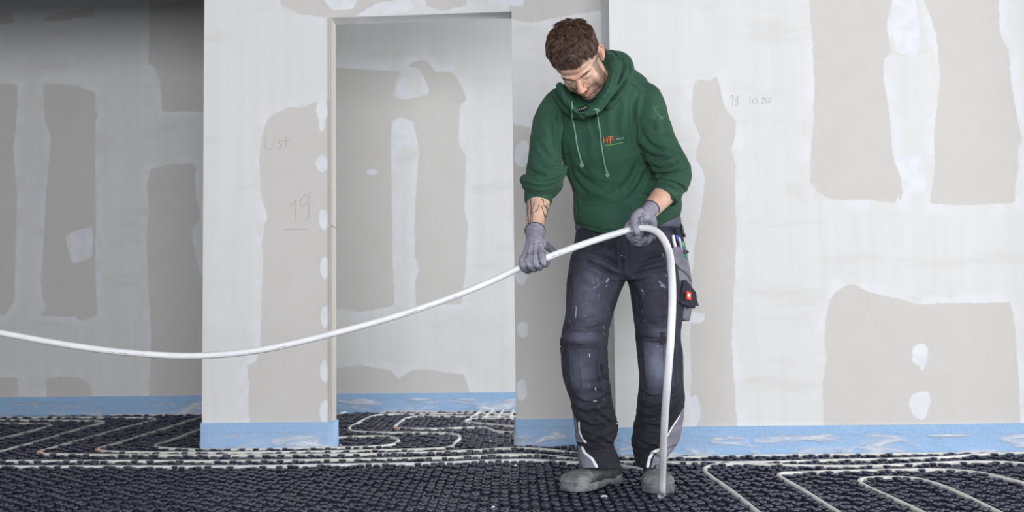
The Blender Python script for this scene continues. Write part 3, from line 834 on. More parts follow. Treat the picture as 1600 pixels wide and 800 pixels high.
red = np.where(fr_, np.exp(-((x/.016)**2 + ((z+.036)/.02)**2)), 0) + np.where(inh & (np.abs(x) > .0745), .5, 0)
set_attr(me, 'beard', beard); set_attr(me, 'lips', lipm); set_attr(me, 'red', np.clip(red, 0, 1))
# scalp stubble towards the nape and temples
set_attr(me, 'scalp', np.where(inh, np.clip((z + .02 + .9*np.clip(-y - .0, -.03, .06) * -1 )/.02, 0, 1) * np.where(z - (.004 + np.clip(-y, -.08, .1)*.55) > 0, 1, 0) * (np.abs(x) < .0735), 0))
# tattoo on the forearm: bare trees and a swallow
TAT = [([(824,364),(826,348),(825,334),(823,318)],1.0), ([(828,364),(828.5,350),(829,338),(830,325),(829,312)],1.15), ([(832,362),(831,350),(832,338),(831.5,328)],.9),
       ([(825,340),(822.5,332),(822,322)],.55), ([(829,335),(826,328),(826,318)],.5), ([(829.5,330),(833,324),(834,315)],.6), ([(830,322),(827.5,316),(828,309)],.45), ([(832,333),(837,330),(841,325),(842,318)],.7),
       ([(838,329.5),(843,327)],.4), ([(841,324),(845,320)],.4), ([(832,345),(836,342),(838,338)],.45), ([(832,351),(837,349)],.4), ([(831.5,340),(835,336)],.4), ([(834,318),(837,314),(837,310)],.4), ([(833,321),(836,320),(839,317)],.35),
       ([(825,328),(823.5,322),(825,316)],.4), ([(828,356),(831,353)],.4), ([(833,357),(838,355)],.35), ([(831,316),(832.5,311)],.4), ([(825,346),(822.5,342)],.4), ([(824,312),(826,309)],.4),
       ([(846,322),(849,330),(851,338),(852,350)],.9), ([(852,340),(856,330),(859,322)],.8), ([(851,336),(855,342)],1.4), ([(853,331),(850,326)],.5), ([(855,335),(859,331)],.5), ([(852,346),(855,340)],.8),
       ([(850,321),(853,324),(857,326)],1.3), ([(855,319),(853,324),(855,329)],1.0), ([(857,322),(859,321)],.7), ([(846,311),(849,313),(849.5,317)],1.0)]
TAT = [(p, w*.78) for p, w in TAT]
field(me, 'tattoo', TAT, True, 'line')
hz = coords(me)
ta = np.empty(len(hz), np.float32); me.attributes['tattoo'].data.foreach_get('value', ta)
ta[(proj(hz)[:, 1] < 300) | (proj(hz)[:, 0] > 870)] = -40
me.attributes['tattoo'].data.foreach_set('value', ta)
def mat_skin():
    t = NT('skin'); co = t.coord()
    n = t.noise(30, 4, .6, co); fine = t.noise(700, 2, .6, co); m2 = t.noise(9, 3, .5, co)
    c = t.mix(t.step(n, .3, .7), srgb(206, 168, 147), srgb(222, 188, 167))
    c = t.mix(t.math('MULTIPLY', t.step(m2, .4, .7), .35), c, srgb(216, 160, 142))
    c = t.mix(t.math('MULTIPLY', t.attr('red'), .6), c, srgb(216, 138, 124))
    c = t.mix(t.math('MULTIPLY', t.attr('lips'), .7), c, srgb(176, 106, 98))
    bd = t.math('MULTIPLY', t.attr('beard'), t.step(fine, .30, .62, .35, .95))
    c = t.mix(bd, c, srgb(84, 62, 52))
    c = t.mix(t.math('MULTIPLY', t.attr('scalp'), t.step(fine, .25, .55, .5, .95)), c, srgb(62, 46, 38))
    tt = t.math('ADD', t.attr('tattoo'), t.math('MULTIPLY', t.math('SUBTRACT', t.noise(300, 2, .5, co), .5), .8))
    c = t.mix(t.step(tt, -.35, .35, 0, .88), c, srgb(52, 60, 68))
    t.base(c).set(Roughness=.5, Subsurface_Weight=.08, Subsurface_Scale=.01)
    t.bump(fine, .15, .0015)
    return t.m
M_SKIN = mat_skin()
person = link('person', me, M_SKIN)
tag(person, 'person in green hooded sweatshirt and dusty dark trousers, head bowed, bending a white pipe', 'person')
BVB = BVHTree.FromPolygons([v.co for v in me.vertices], [p.vertices for p in me.polygons])

# ---- hair ---------------------------------------------------------------------------
def mat_hair():
    t = NT('short_brown_hair'); co = t.coord()
    n = t.noise(45, 3, .6, co); n2 = t.noise(300, 2, .6, co)
    c = t.mix(t.step(n, .35, .65), srgb(56, 40, 34), srgb(96, 70, 57))
    c = t.mix(t.math('MULTIPLY', t.step(n2, .5, .75), .5), c, srgb(136, 106, 88))
    t.base(c).set(Roughness=.42, Specular_IOR_Level=.5)
    return t.m
M_HAIR = mat_hair()
def hairline(y): return np.interp(y, [-.10,-.075,-.055,-.035,-.01,.02,.06,.11], [.072,.068,.050,.034,.020,-.010,-.045,-.070])
def HX(p):
    f = float(np.clip((-.03 - p[1])/.03, 0, 1))
    return f*(-.012 + .022*math.exp(-((abs(p[0])-.050)/.016)**2))
hm = MB(); rs = np.random.RandomState(11)
Vc = []; Fcs = []; nu, nv = 64, 40
ctr = np.array([0, .012, .032]); rad = np.array([.0790, .097, .088])
for j in range(nv+1):
    th = math.radians(118) * j / nv
    for i in range(nu):
        a = 2*math.pi*i/nu
        d = np.array([math.sin(th)*math.cos(a), math.sin(th)*math.sin(a), math.cos(th)])
        p = ctr + rad*d
        hl = hairline(p[1]) + HX(p); m_ = np.clip((p[2]-hl)/.03, 0, 1); top = np.clip((p[2]-.045)/.05, 0, 1)
        off = -.006 + .0070*m_ + .007*top
        off += m_*.0022*math.sin(a*9+th*14) + m_*top*.0025*math.sin(a*5-th*23)
        p = ctr + (rad+off)*d
        Vc.append(H(*p))
for j in range(nv):
    for i in range(nu): Fcs.append((j*nu+i, (j+1)*nu+i, (j+1)*nu+(i+1) % nu, j*nu+(i+1) % nu))
hm.add(Vc, Fcs)
def surf_ok(p): return p[2] >= hairline(p[1]) + .003 + HX(p)
def unit(v): return v/(np.linalg.norm(v)+1e-9)
crown = np.array([.010, .075, .098])
CL = []
while len(CL) < 420:
    d = unit(rs.normal(size=3)); p = ctr + (rad+.001)*d
    if not surf_ok(p): continue
    top = float(np.clip((p[2]-.035)/.055, 0, 1))
    fl = unit(p-crown)*.9 + np.array([.5*math.sin(p[1]*55+p[0]*40), -.5, .0]) + rs.normal(size=3)*(.25+.45*top)
    if top < .35: fl = np.array([0, -.25, -1.0]) + unit(p-crown)*.3 + rs.normal(size=3)*.15
    fl = unit(fl - d*fl.dot(d)); L = .009 + .030*top*(.55+.6*rs.rand())
    CL.append((p, d, fl, L, top, p + fl*L + d*(-.18*L + (.010+.010*rs.rand())*top)))
CP_ = np.array([c[0] for c in CL])
cnt = 0
while cnt < 11500:
    d = unit(rs.normal(size=3)); p = ctr + (rad+.001)*d
    if not surf_ok(p): continue
    k = int(((CP_-p)**2).sum(1).argmin()); cp, cd, fl, L, top, tip = CL[k]
    if top < .2 and rs.rand() < .45: continue
    f2 = unit(fl + rs.normal(size=3)*.14); f2 = unit(f2 - d*f2.dot(d)); L2 = L*(.75+.4*rs.rand())
    tip2 = (p + f2*L2 + d*(-.15*L2+.008*top))*(1-.62*top) + (tip + rs.normal(size=3)*.0016)*.62*top
    base = p + d*(-.003+.007*top); mid = (base+tip2)*.5 + d*(.004+.006*top)*(.6+.6*rs.rand())
    w = unit(np.cross(d, f2)); w0 = .0006+.0007*rs.rand(); Vs = []
    for q, ww in ((0, 1), (.35, .95), (.7, .7), (1, .1)):
        r_ = base*(1-q)**2 + mid*2*q*(1-q) + tip2*q*q
        Vs += [H(*(r_ + w*w0*ww)), H(*(r_ - w*w0*ww)), H(*(r_ + d*w0*ww*.9))]
    Fs = []
    for kk in range(3):
        a = kk*3; Fs += [(a, a+1, a+4, a+3), (a+1, a+2, a+5, a+4), (a+2, a, a+3, a+5)]
    hm.add(Vs, Fs); cnt += 1
hair = hm.build('hair', M_HAIR, person, merge=1e-7)
hair['label'] = 'short brown hair, longer on top'
for s in (-1, 1):
    m = MB()
    for k in range(110):
        t_ = rs.rand(); xx = s*(.012 + .034*t_); zz = .0105 + .0045*math.sin(t_*2.6) + rs.normal()*.0011
        src = H(xx, -.2, zz); dr = (H(xx, 0, zz) - src).normalized()
        hit = BVB.ray_cast(src, dr)[0]
        if hit is None: continue
        e_ = HR @ Vector((s*(.004+.002*rs.rand()), -.0004, .0015*(1-t_*1.6)))
        m.tube([hit - dr*.0005, hit + e_*.5 - dr*.0012, hit + e_], [.0004,.0004,.0002], 4)
    m.build('eyebrow', M_HAIR, person, merge=1e-7)
    m = MB(); pts = []
    for t_ in np.linspace(0, 1, 9):
        xx = s*(.017 + .027*t_); zz = -.0095 - .0035*math.sin(t_*3.1)
        src = H(xx, -.2, zz); dr = (H(xx, 0, zz) - src).normalized(); hit = BVB.ray_cast(src, dr)[0]
        if hit is not None: pts.append(hit - dr*.0002)
    if len(pts) > 2: m.tube(pts, .0007, 5).build('eyelashes', M_HAIR, person)

# ---- trousers ------------------------------------------------------------------------
t_ = MB()
t_.add(*ring_loft(rows_interp(LEG_R), 30)); t_.add(*ring_loft(rows_interp(LEG_L), 30)); t_.add(*ring_loft(rows_interp(HIPS), 40))
# knee pad pockets stand proud of the cloth
for rows in ([(545,884,944,3.735,.030),(560,884,945,3.728,.034),(590,886,945,3.735,.030),(612,892,946,3.752,.022),(622,902,940,3.765,.010)],
             [(530,1000,1058,3.742,.030),(560,1003,1060,3.730,.034),(590,1005,1061,3.735,.030),(612,1008,1060,3.752,.022),(622,1018,1052,3.765,.010)]):
    t_.add(*ring_loft(rows_interp(rows, 6), 20, 2.8))
me = remeshed(t_, .0034, 3, .5)
V = coords(me); N = normals(me); px = proj(V)
low = np.clip((px[:, 1]-600)/60, 0, 1); 
d = warble(V*np.array([1, 1, 1.9]), 3, 34)*.0040*(.5+low) + warble(V*np.array([1, 1, 2.6]), 8, 60)*.0034*low + warble(V, 5, 120)*.0006
put(me, V + N*d[:, None])
PC = [
 ([(979,434),(955,428),(925,414),(900,410)],3.5,.006), ([(979,434),(1005,426),(1040,420),(1068,418)],3.5,.006), ([(972,424),(945,404),(912,396)],4,.005), ([(985,424),(1015,408),(1050,400)],4,.005),
 ([(976,440),(962,470),(952,500)],4,.004), ([(985,440),(996,470),(998,500)],4,.004), ([(966,372),(970,395),(971,420)],2.2,.004), ([(974,374),(978,396),(977,420)],1.6,-.002),
 ([(905,440),(925,452),(955,446)],5,.003), ([(1000,455),(1030,448),(1060,452)],5,.003), ([(890,500),(915,508),(945,500)],4,.004), ([(1000,500),(1030,508),(1060,498)],4,.004),
 ([(880,536),(912,541),(946,538)],2.2,.005), ([(996,522),(1030,528),(1062,525)],2.2,.005), ([(878,520),(912,515),(948,520)],1.5,.0025), ([(995,512),(1030,508),(1062,512)],1.5,.002),
 ([(886,545),(887,580),(892,610)],1.8,.003), ([(943,545),(940,575),(946,605)],2.6,.006), ([(950,556),(944,566),(951,572)],2,.004), ([(952,580),(945,590),(954,598)],2,.004), ([(955,604),(946,612),(956,620)],2,.004),
 ([(1003,532),(1004,570),(1008,605)],1.8,.003), ([(1060,532),(1060,570),(1062,600)],2.2,.004),
 ([(893,620),(915,631),(945,622),(955,612)],3,.007), ([(897,640),(920,648),(955,636)],3.5,.005), ([(899,655),(925,668),(962,660)],3.5,.006), ([(925,640),(945,655),(965,668)],3,.004),
 ([(902,687),(925,690),(945,684),(962,676)],2.8,.009), ([(930,684),(950,692),(958,698)],2.5,.006), ([(905,700),(925,705),(955,700)],2.6,.004), ([(940,702),(955,712),(966,722)],2.5,.003),
 ([(998,612),(1020,622),(1045,614),(1068,600)],3,.007), ([(996,632),(1015,640),(1040,632)],3.2,.005), ([(994,650),(1020,655),(1050,640),(1066,625)],3.2,.004), ([(990,672),(1010,665),(1035,670)],3.5,.005),
 ([(988,698),(1004,704),(1020,698),(1035,704),(1056,698)],2.6,.010), ([(1000,690),(1015,696),(1030,692)],2.6,.005), ([(994,712),(1010,709),(1030,716)],2.2,.004),
 ([(903,722),(935,724),(968,722)],.9,.0018), ([(994,722),(1015,723),(1040,722)],.9,.0018), ([(962,585),(930,598),(905,600)],4,.002), ([(900,362),(930,372),(965,372)],1.4,.003), ([(975,374),(1010,378),(1064,366)],1.4,.003), ([(900,385),(925,380),(950,386)],3,.004),
]
creases(me, PC, 2.0)
# the front of each knee pad pouch is squared off by its seams; lighter worn cloth and grey side panels
field(me, 'panel', [[(893,640),(900,655),(903,673),(908,688),(921,694),(905,690),(898,690),(890,660)], [(898,694),(908,697),(914,706),(927,716),(934,731),(900,731)],
    [(1074,630),(1066,640),(1058,655),(1047,672),(1036,690),(1032,700),(1040,712),(1062,712),(1076,680)], [(1042,701),(1030,704),(1022,712),(1017,731),(1046,731),(1046,702)]])
SPL = [([(933,436),(936,444),(934,449)],.7), ([(928,450),(934,447)],.9), ([(948,440),(951,436)],1.5), ([(946,446),(948,447)],.8), ([(936,452),(935,470)],.5), ([(900,478),(901,488)],.9), ([(901,482),(899,496)],1.3), ([(925,430),(928,442)],.6),
    ([(1036,397),(1037,402)],1.2), ([(1040,430),(1041,432)],1.0), ([(1030,440),(1038,447)],1.5), ([(1032,446),(1040,449)],1.2), ([(1024,430),(1026,436)],.5), ([(969,398),(972,399)],1.3), ([(991,383),(991.5,383.5)],.9), ([(918,520),(928,522)],.4),
    ([(945,470),(950,480),(953,492)],.35), ([(915,445),(920,455),(916,470)],.4), ([(905,462),(912,480)],.4), ([(1000,470),(1003,490)],.4), ([(920,600),(921,604)],.6), ([(890,500),(894,512)],.4), ([(955,420),(965,424)],.4)]
field(me, 'splash', SPL, True, 'line')
field(me, 'reflect', [([(904.5,660),(905,672),(909,684),(915.5,691.5)],1.3), ([(909.5,699),(914,708),(925,716.5),(932.5,729)],2.0), ([(1062,650),(1050,668),(1040,686)],1.0), ([(1029,702.5),(1020,707),(1015,716),(1012,729)],2.3)], True, 'line')
V = coords(me); px = proj(V); f = facing(V, normals(me))
def soft(cx, cy, rx, ry, p=2): return np.exp(-(((px[:, 0]-cx)/rx)**2 + ((px[:, 1]-cy)/ry)**2))
wear = 1.15*soft(1028,572,18,38) + .50*soft(910,585,20,40) + .55*soft(915,480,22,40) + .38*soft(925,430,28,35) + .35*soft(1030,440,22,45) + .3*soft(1035,520,20,10) + .4*soft(905,527,25,8) + .25*soft(1050,372,16,10)
set_attr(me, 'wear', np.clip(wear*(f > 0), 0, 1))
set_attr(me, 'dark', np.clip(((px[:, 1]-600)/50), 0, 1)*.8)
def mat_trousers():
    t = NT('dusty_work_cloth'); co = t.coord()
    weave = t.noise(520, 2, .5, co); n = t.noise(14, 5, .65, co); sp = t.noise(38, 3, .7, t.coord((1, 1, .5)), 1.5); sp2 = t.noise(110, 2, .6, co)
    c = t.mix(t.step(n, .3, .7), srgb(28, 29, 42), srgb(42, 43, 58))
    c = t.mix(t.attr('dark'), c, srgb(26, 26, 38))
    c = t.mix(t.math('MULTIPLY', t.attr('wear'), t.step(n, .25, .65, .55, 1.0)), c, srgb(112, 116, 138))
    pn = t.step(t.attr('panel'), -.5, .5); c = t.mix(pn, c, srgb(128, 128, 144))
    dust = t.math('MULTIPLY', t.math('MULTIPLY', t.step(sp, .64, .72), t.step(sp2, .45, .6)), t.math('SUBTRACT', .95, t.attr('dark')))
    c = t.mix(t.math('MULTIPLY', dust, .75), c, srgb(176, 178, 190))
    spl = t.math('ADD', t.attr('splash'), t.math('MULTIPLY', t.math('SUBTRACT', sp2, .5), 1.6)); c = t.mix(t.step(spl, -.2, .6, 0, .65), c, srgb(172, 176, 192))
    rf = t.step(t.attr('reflect'), -.35, .35); c = t.mix(rf, c, srgb(240, 240, 244))
    t.base(c).set(Roughness=.85, Sheen_Weight=.03)
    t.bump(t.math('ADD', weave, t.math('MULTIPLY', n, 1.5)), .25, .003)
    return t.m
M_TR = mat_trousers()
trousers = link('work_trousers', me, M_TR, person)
trousers['label'] = 'dark navy work trousers with dust and grey ankle panels'
BVT = BVHTree.FromPolygons([v.co for v in me.vertices], [p.vertices for p in me.polygons])

def hitp(bv, u, v, off=.001):
    d = ray(u, v).normalized()
    h, n_, i, dist = bv.ray_cast(CAM, d)
    if h is None:
        return None, None
    if n_.dot(d) > 0: n_ = -n_
    return h + n_*off, n_
def drape(bv, pl, off=.001, k=5):
    c = crom([(x, y, 0) for x, y in pl], k) if len(pl) > 2 else [Vector((*pl[0], 0)).lerp(Vector((*pl[1], 0)), i/k) for i in range(k+1)]
    out = []
    for p in c:
        h, n_ = hitp(bv, p.x, p.y, off)
        if h is not None: out.append(h)
    return out
def patch(bv, poly, th=.004, off=.0, lift=None, nx=18):
    """a sewn-on piece of cloth following the surface beneath: outline in photograph pixels"""
    poly = [Vector((x, y, 0)) for x, y in poly]
    bm = bmesh.new()
    vs = [bm.verts.new(p) for p in poly]; bm.faces.new(vs)
    xs = [p.x for p in poly]; ys = [p.y for p in poly]
    st = max(max(xs)-min(xs), max(ys)-min(ys))/nx
    for ax, lo, hi in ((0, min(xs), max(xs)), (1, min(ys), max(ys))):
        q = lo + st
        while q < hi:
            co = [0, 0, 0]; no = [0, 0, 0]; co[ax] = q; no[ax] = 1
            bmesh.ops.bisect_plane(bm, geom=bm.verts[:]+bm.edges[:]+bm.faces[:], plane_co=co, plane_no=no); q += st
    bm.verts.ensure_lookup_table(); bm.faces.ensure_lookup_table()
    top = []; bot = []; ok = True; last = None
    hits = []
    for v in bm.verts:
        h, n_ = hitp(bv, v.co.x, v.co.y, 0)
        hits.append((h, n_))
    good = [(v.co, h, n_) for v, (h, n_) in zip(bm.verts, hits) if h is not None]
    for v, (h, n_) in zip(bm.verts, hits):
        if h is None:
            c, h0, n_ = min(good, key=lambda g: (g[0]-v.co).length)
            d = ray(v.co.x, v.co.y); h = CAM + d*((h0.y + .0)/d.y)
        l = lift(v.co.x, v.co.y) if lift else 0
        hits[v.index] = (h, n_)
        top.append(h + n_*(off+th) + Vector((0, -l, 0))); bot.append(h + n_*(off-.003))
    n = len(top)
    Fc = [tuple(v.index for v in f.verts) for f in bm.faces]
    Fc2 = [tuple(n+i for i in reversed(f)) for f in Fc]
    for e_ in bm.edges:
        if len(e_.link_faces) == 1: Fc2.append((e_.verts[0].index, e_.verts[1].index, n+e_.verts[1].index, n+e_.verts[0].index))
    bm.free()
    return MB().add(top+bot, Fc+Fc2)
M_SEAM = simple('dark_seam_thread', srgb(30, 30, 42), .8)
def mat_cloth(name, a, b_, rough=.85):
    t = NT(name); co = t.coord(); n = t.noise(18, 4, .6, co); w = t.noise(500, 2, .5, co)
    t.base(t.mix(t.step(n, .3, .7), a, b_)).set(Roughness=rough); t.bump(t.math('ADD', w, n), .25, .003); return t.m
M_TRD = mat_cloth('dark_navy_cloth', srgb(38, 39, 52), srgb(50, 51, 66))
M_GREY = mat_cloth('grey_pocket_cloth', srgb(112, 113, 126), srgb(132, 133, 145))
# knee pocket flaps, fly, belt loops, pockets
for poly in ([(877,528),(890,534),(915,538),(931,537),(932,543),(915,544),(890,541),(876,540)], [(995,524),(1020,527),(1040,528),(1062,526),(1062,532),(1040,535),(1020,534),(995,530)]):
    patch(BVT, poly, .0035).build('knee_pocket_flap', M_TRD, trousers)
patch(BVT, [(1032,520),(1038,520),(1039,538),(1032,539)], .005, nx=8).build('flap_tab', M_TRD, trousers)
patch(BVT, [(877,543),(881,542),(882,551),(878,552)], .005, nx=6).build('flap_tab', M_TRD, trousers)
patch(BVT, [(962,368),(974,368),(975,388),(973,404),(969,406),(967,390),(962,386)], .0025, nx=10).build('fly_flap', M_TRD, trousers)
for pl in ([(900,384),(907,374),(920,368)], [(888,420),(893,440),(894,470)], [(879,514),(912,519),(948,516)], [(1004,500),(1030,503),(1040,498)], [(1037,528),(1037,560),(1040,605)], [(905,545),(905,575),(909,605)]):
    p = drape(BVT, pl, .0004)
    if len(p) > 2: MB().tube(p, .0008, 5).build('seam', M_SEAM, trousers)
M_WT = simple('white_thread', srgb(232, 232, 238), .6)
for (u, v, du, dv) in ((921,553,.3,5), (930,606,1,4), (927,627,5,-1), (962,663,3,-2), (969.5,399,3.5,.5)):
    p = drape(BVT, [(u, v), (u+du, v+dv)], .0012)
    if len(p) > 1: MB().tube(p, .0015, 6).build('white_tag', M_WT, trousers)
# waistband and belt
wb = MB()
V_, F_ = ring_loft([(341,900,1063,3.93,.1215),(349,899,1064,3.93,.1235),(357,898,1065,3.93,.1255),(358,901,1062,3.93,.122)], 44); wb.add(V_, F_)
wb.build('waistband', mat_cloth('faded_waistband', srgb(84, 86, 108), srgb(104, 106, 128)), trousers)

# tool holster pockets on the hip (viewer's right)
def slab(poly, D0, D1, th, name, mat, parent, bulge=.0, nx=12):
    """a filled pouch: outline in pixels lying on a slanted plane from D0 (left edge) to D1 (right edge)"""
    xs = [p[0] for p in poly]; x0, x1 = min(xs), max(xs)
    ys = [p[1] for p in poly]; y0, y1 = min(ys), max(ys)
    bm = bmesh.new(); bm.faces.new([bm.verts.new((x, y, 0)) for x, y in poly])
    st = max(x1-x0, y1-y0)/nx
    for ax, lo, hi in ((0, x0, x1), (1, y0, y1)):
        q = lo + st
        while q < hi:
            co = [0, 0, 0]; no = [0, 0, 0]; co[ax] = q; no[ax] = 1
            bmesh.ops.bisect_plane(bm, geom=bm.verts[:]+bm.edges[:]+bm.faces[:], plane_co=co, plane_no=no); q += st
    bm.verts.ensure_lookup_table(); top = []; bot = []
    for v in bm.verts:
        a = (v.co.x-x0)/(x1-x0); D = D0 + (D1-D0)*a; e_ = (v.co.y-y0)/(y1-y0)
        bl = bulge*max(0, math.sin(math.pi*min(max(a, .0), 1)))*max(0, math.sin(math.pi*min(max(e_, .0), 1)))
        w = .0015*math.sin(v.co.x*.9+v.co.y*.5)
        q = P(v.co.x, v.co.y, D - bl + w); top.append(q); bot.append(q + Vector((-.35, .95, 0)).normalized()*(th + bl))
    n = len(top); Fc = [tuple(v.index for v in f.verts) for f in bm.faces]
    F2 = [tuple(n+i for i in reversed(f)) for f in Fc]
    for e_ in bm.edges:
        if len(e_.link_faces) == 1: F2.append((e_.verts[0].index, e_.verts[1].index, n+e_.verts[1].index, n+e_.verts[0].index))
    bm.free()
    return MB().add(top+bot, Fc+F2).build(name, mat, parent)
hol = slab([(1046,396),(1062,392),(1074,398),(1078,420),(1081,440),(1083,470),(1080,490),(1077,502),(1070,500),(1062,490),(1054,484),(1050,450)], 3.765, 3.87, .05, 'holster_pocket', M_GREY, trousers, .012)
slab([(1048,388),(1060,385),(1072,392),(1075,404),(1079,425),(1081,439),(1074,428),(1064,420),(1052,410)], 3.745, 3.85, .012, 'pocket_flap', M_GREY, hol, .006)
slab([(1053,414),(1058,412),(1062,440),(1062,470),(1058,482),(1053,480)], 3.745, 3.775, .012, 'pocket_divider', M_TRD, hol, .004)
slab([(1068,438),(1072,437),(1087,456),(1089,464),(1086,482),(1080,481),(1064,474),(1063,470)], 3.785, 3.83, .020, 'phone_pouch', M_TRD, hol, .006)
slab([(1086,466),(1089,468),(1092,478),(1088,478),(1085,474)], 3.84, 3.85, .008, 'pouch_strap', M_TRD, hol)
slab([(1073,454.5),(1080.5,457),(1080,470),(1072,467)], 3.775, 3.785, .006, 'logo_patch', simple('red_patch', srgb(232, 74, 52), .6), hol, nx=4)
slab([(1074.6,459.5),(1076.5,458.2),(1078.4,460),(1078,463.4),(1076.2,465.2),(1074.6,463.4)], 3.772, 3.776, .003, 'logo_mark', simple('white_patch_mark', srgb(245, 240, 238), .6), hol, nx=3)
bk = slab([(1064,350),(1067,352),(1069,362),(1072,369),(1070,371),(1066,364)], 3.82, 3.83, .008, 'buckle', simple('black_plastic', srgb(24, 24, 28), .4), trousers)
slab([(1069,390),(1074,391),(1077,394),(1074,397),(1070,396)], 3.80, 3.82, .010, 'buckle', simple('black_plastic_end', srgb(24, 24, 28), .4), trousers)
slab([(1056,357),(1064,356),(1070,380),(1072,395),(1060,393),(1058,375)], 3.835, 3.875, .02, 'hip_pocket', M_TRD, trousers, .004)
# pens in the hip pocket
def pen(label, mat, pts, r, cap=None):
    q = [P(u, v, D) for u, v, D in pts]
    root = MB().tube(q, r, 10).build('pen', mat)
    tag(root, label, 'pen', 'pens in the hip pocket')
    if cap: MB().tube([q[0], q[0].lerp(q[-1], .3)], r*1.25, 10).build('pen_cap', cap, root)
M_BLK = simple('black_pen', srgb(30, 30, 36), .4)
pen('white capped pen standing in the hip pocket', simple('white_pen', srgb(238, 238, 240), .35), [(1052,369,3.79),(1053,377,3.79),(1057,393,3.80)], .0062)
pen('blue pen in the hip pocket, clipped to its edge', M_BLK, [(1057,368,3.795),(1060,378,3.795),(1063,393,3.80)], .0042, simple('blue_pen', srgb(44, 74, 200), .35))
pen('lilac and white pen between the blue and the green pen', simple('lilac_pen', srgb(178, 150, 216), .35), [(1061,372,3.80),(1063,380,3.80),(1065,391,3.80)], .0045, simple('pale_pen', srgb(200, 205, 240), .35))
pen('green pen at the outer edge of the hip pocket', simple('green_pen', srgb(40, 140, 84), .35), [(1066,379,3.81),(1069,390,3.81),(1072,402,3.815)], .0042, simple('green_cap', srgb(70, 180, 110), .35))

# ---- hooded sweatshirt ------------------------------------------------------------------
def mat_green():
    t = NT('green_sweat_cloth'); co = t.coord()
    n = t.noise(9, 4, .6, co); w = t.noise(420, 2, .5, co); sp = t.noise(30, 4, .7, t.coord((1, 1, .6)), 1.0)
    c = t.mix(t.step(n, .3, .7), srgb(34, 72, 56), srgb(44, 84, 66))
    c = t.mix(t.math('MULTIPLY', t.attr('dust'), t.step(sp, .52, .64)), c, srgb(120, 146, 134))
    c = t.mix(t.math('MULTIPLY', t.step(t.attr('seamline'), -.4, .6), .35), c, srgb(96, 134, 116))
    t.base(c).set(Roughness=.9, Sheen_Weight=.04, Sheen_Roughness=.5)
    t.bump(t.math('ADD', w, t.math('MULTIPLY', n, 2.0)), .22, .003)
    return t.m
M_GREEN = mat_green()
hd = MB()
def hemtilt(x, py):
    k = np.clip((py-338)/20, 0, 1)
    return k * (-.034*(1-x*x)*(1-.35*x) + .030*max(x, 0) + .006*max(-x, 0))
rows = rows_interp(TORSO)
hd.add(*ring_loft(rows, 48, 2.2, hemtilt))
for c in (SLEEVE_R, SLEEVE_L): hd.tube(*chain(c, 6), n=26)
hd.tube(*chain([(910,132,3.78,.066),(950,126,3.79,.085),(992,143,3.80,.068)]), n=20)
# folds pushed up above the rolled cuffs
for c in ([(820,281,3.635,.020),(835,286,3.595,.021),(858,285,3.595,.022),(874,277,3.640,.021),(877,266,3.685,.02)],
          [(822,291,3.630,.015),(838,295,3.585,.016),(858,293,3.585,.017),(872,285,3.630,.016)],
          [(1023,258,3.680,.017),(1036,267,3.660,.020),(1054,264,3.660,.021),(1069,258,3.715,.021),(1070,272,3.755,.022)],
          [(1029,275,3.655,.014),(1042,275,3.645,.017),(1058,281,3.640,.018),(1069,282,3.675,.018),(1069,295,3.725,.014)],
          [(1064,296,3.640,.013),(1058,312,3.630,.012)]):
    hd.tube(*chain(c), n=12)
# hood: thick folded edge round the neck and the bulk lying on the far shoulder and back
HOOD_EDGE = [(874,134,3.65,.012),(880,149,3.63,.012),(888,161,3.618,.012),(898,171,3.61,.012),(909,177,3.625,.013)]
HOOD_EDGE2 = [(908,178,3.63,.012),(922,175,3.612,.016),(936,165,3.605,.019),(948,149,3.62,.020),(957,128,3.645,.021),(961,108,3.68,.022),(955,92,3.73,.022),(944,84,3.78,.022),(925,82,3.84,.025)]
hd.tube(*chain(HOOD_EDGE), n=14); hd.tube(*chain(HOOD_EDGE2), n=14)
for c in ([(952,92,3.80,.038),(968,97,3.78,.040),(975,110,3.75,.038),(971,128,3.73,.036),(960,146,3.70,.034),(946,162,3.68,.028)],
          [(962,108,3.74,.040),(964,128,3.72,.038),(952,148,3.70,.034)], [(940,95,3.86,.045),(968,104,3.85,.045),(978,122,3.83,.04)],
          [(938,150,3.78,.06),(925,150,3.80,.06)], [(872,146,3.73,.026),(880,158,3.71,.026),(893,171,3.69,.024),(908,180,3.69,.020)]):
    hd.tube(*chain(c), n=16)
hd.tube(*chain([(984,112,3.74,.014),(978,124,3.72,.012),(968,140,3.69,.010)]), n=10)
me = remeshed(hd, .0036, 3, .5)
V = coords(me); N = normals(me); px = proj(V)
arm = np.clip((V[:, 2]-1.0)/.1, 0, 1)*0 + ((px[:, 0] > 1015) | (px[:, 0] < 880)).astype(float)
d = warble(V*np.array([1, 1, 1.3]), 21, 22)*.0045 + warble(V*np.array([1, 1, 2.0]), 22, 45)*.0016*(1+arm) + warble(V, 23, 110)*.0005
put(me, V + N*d[:, None])
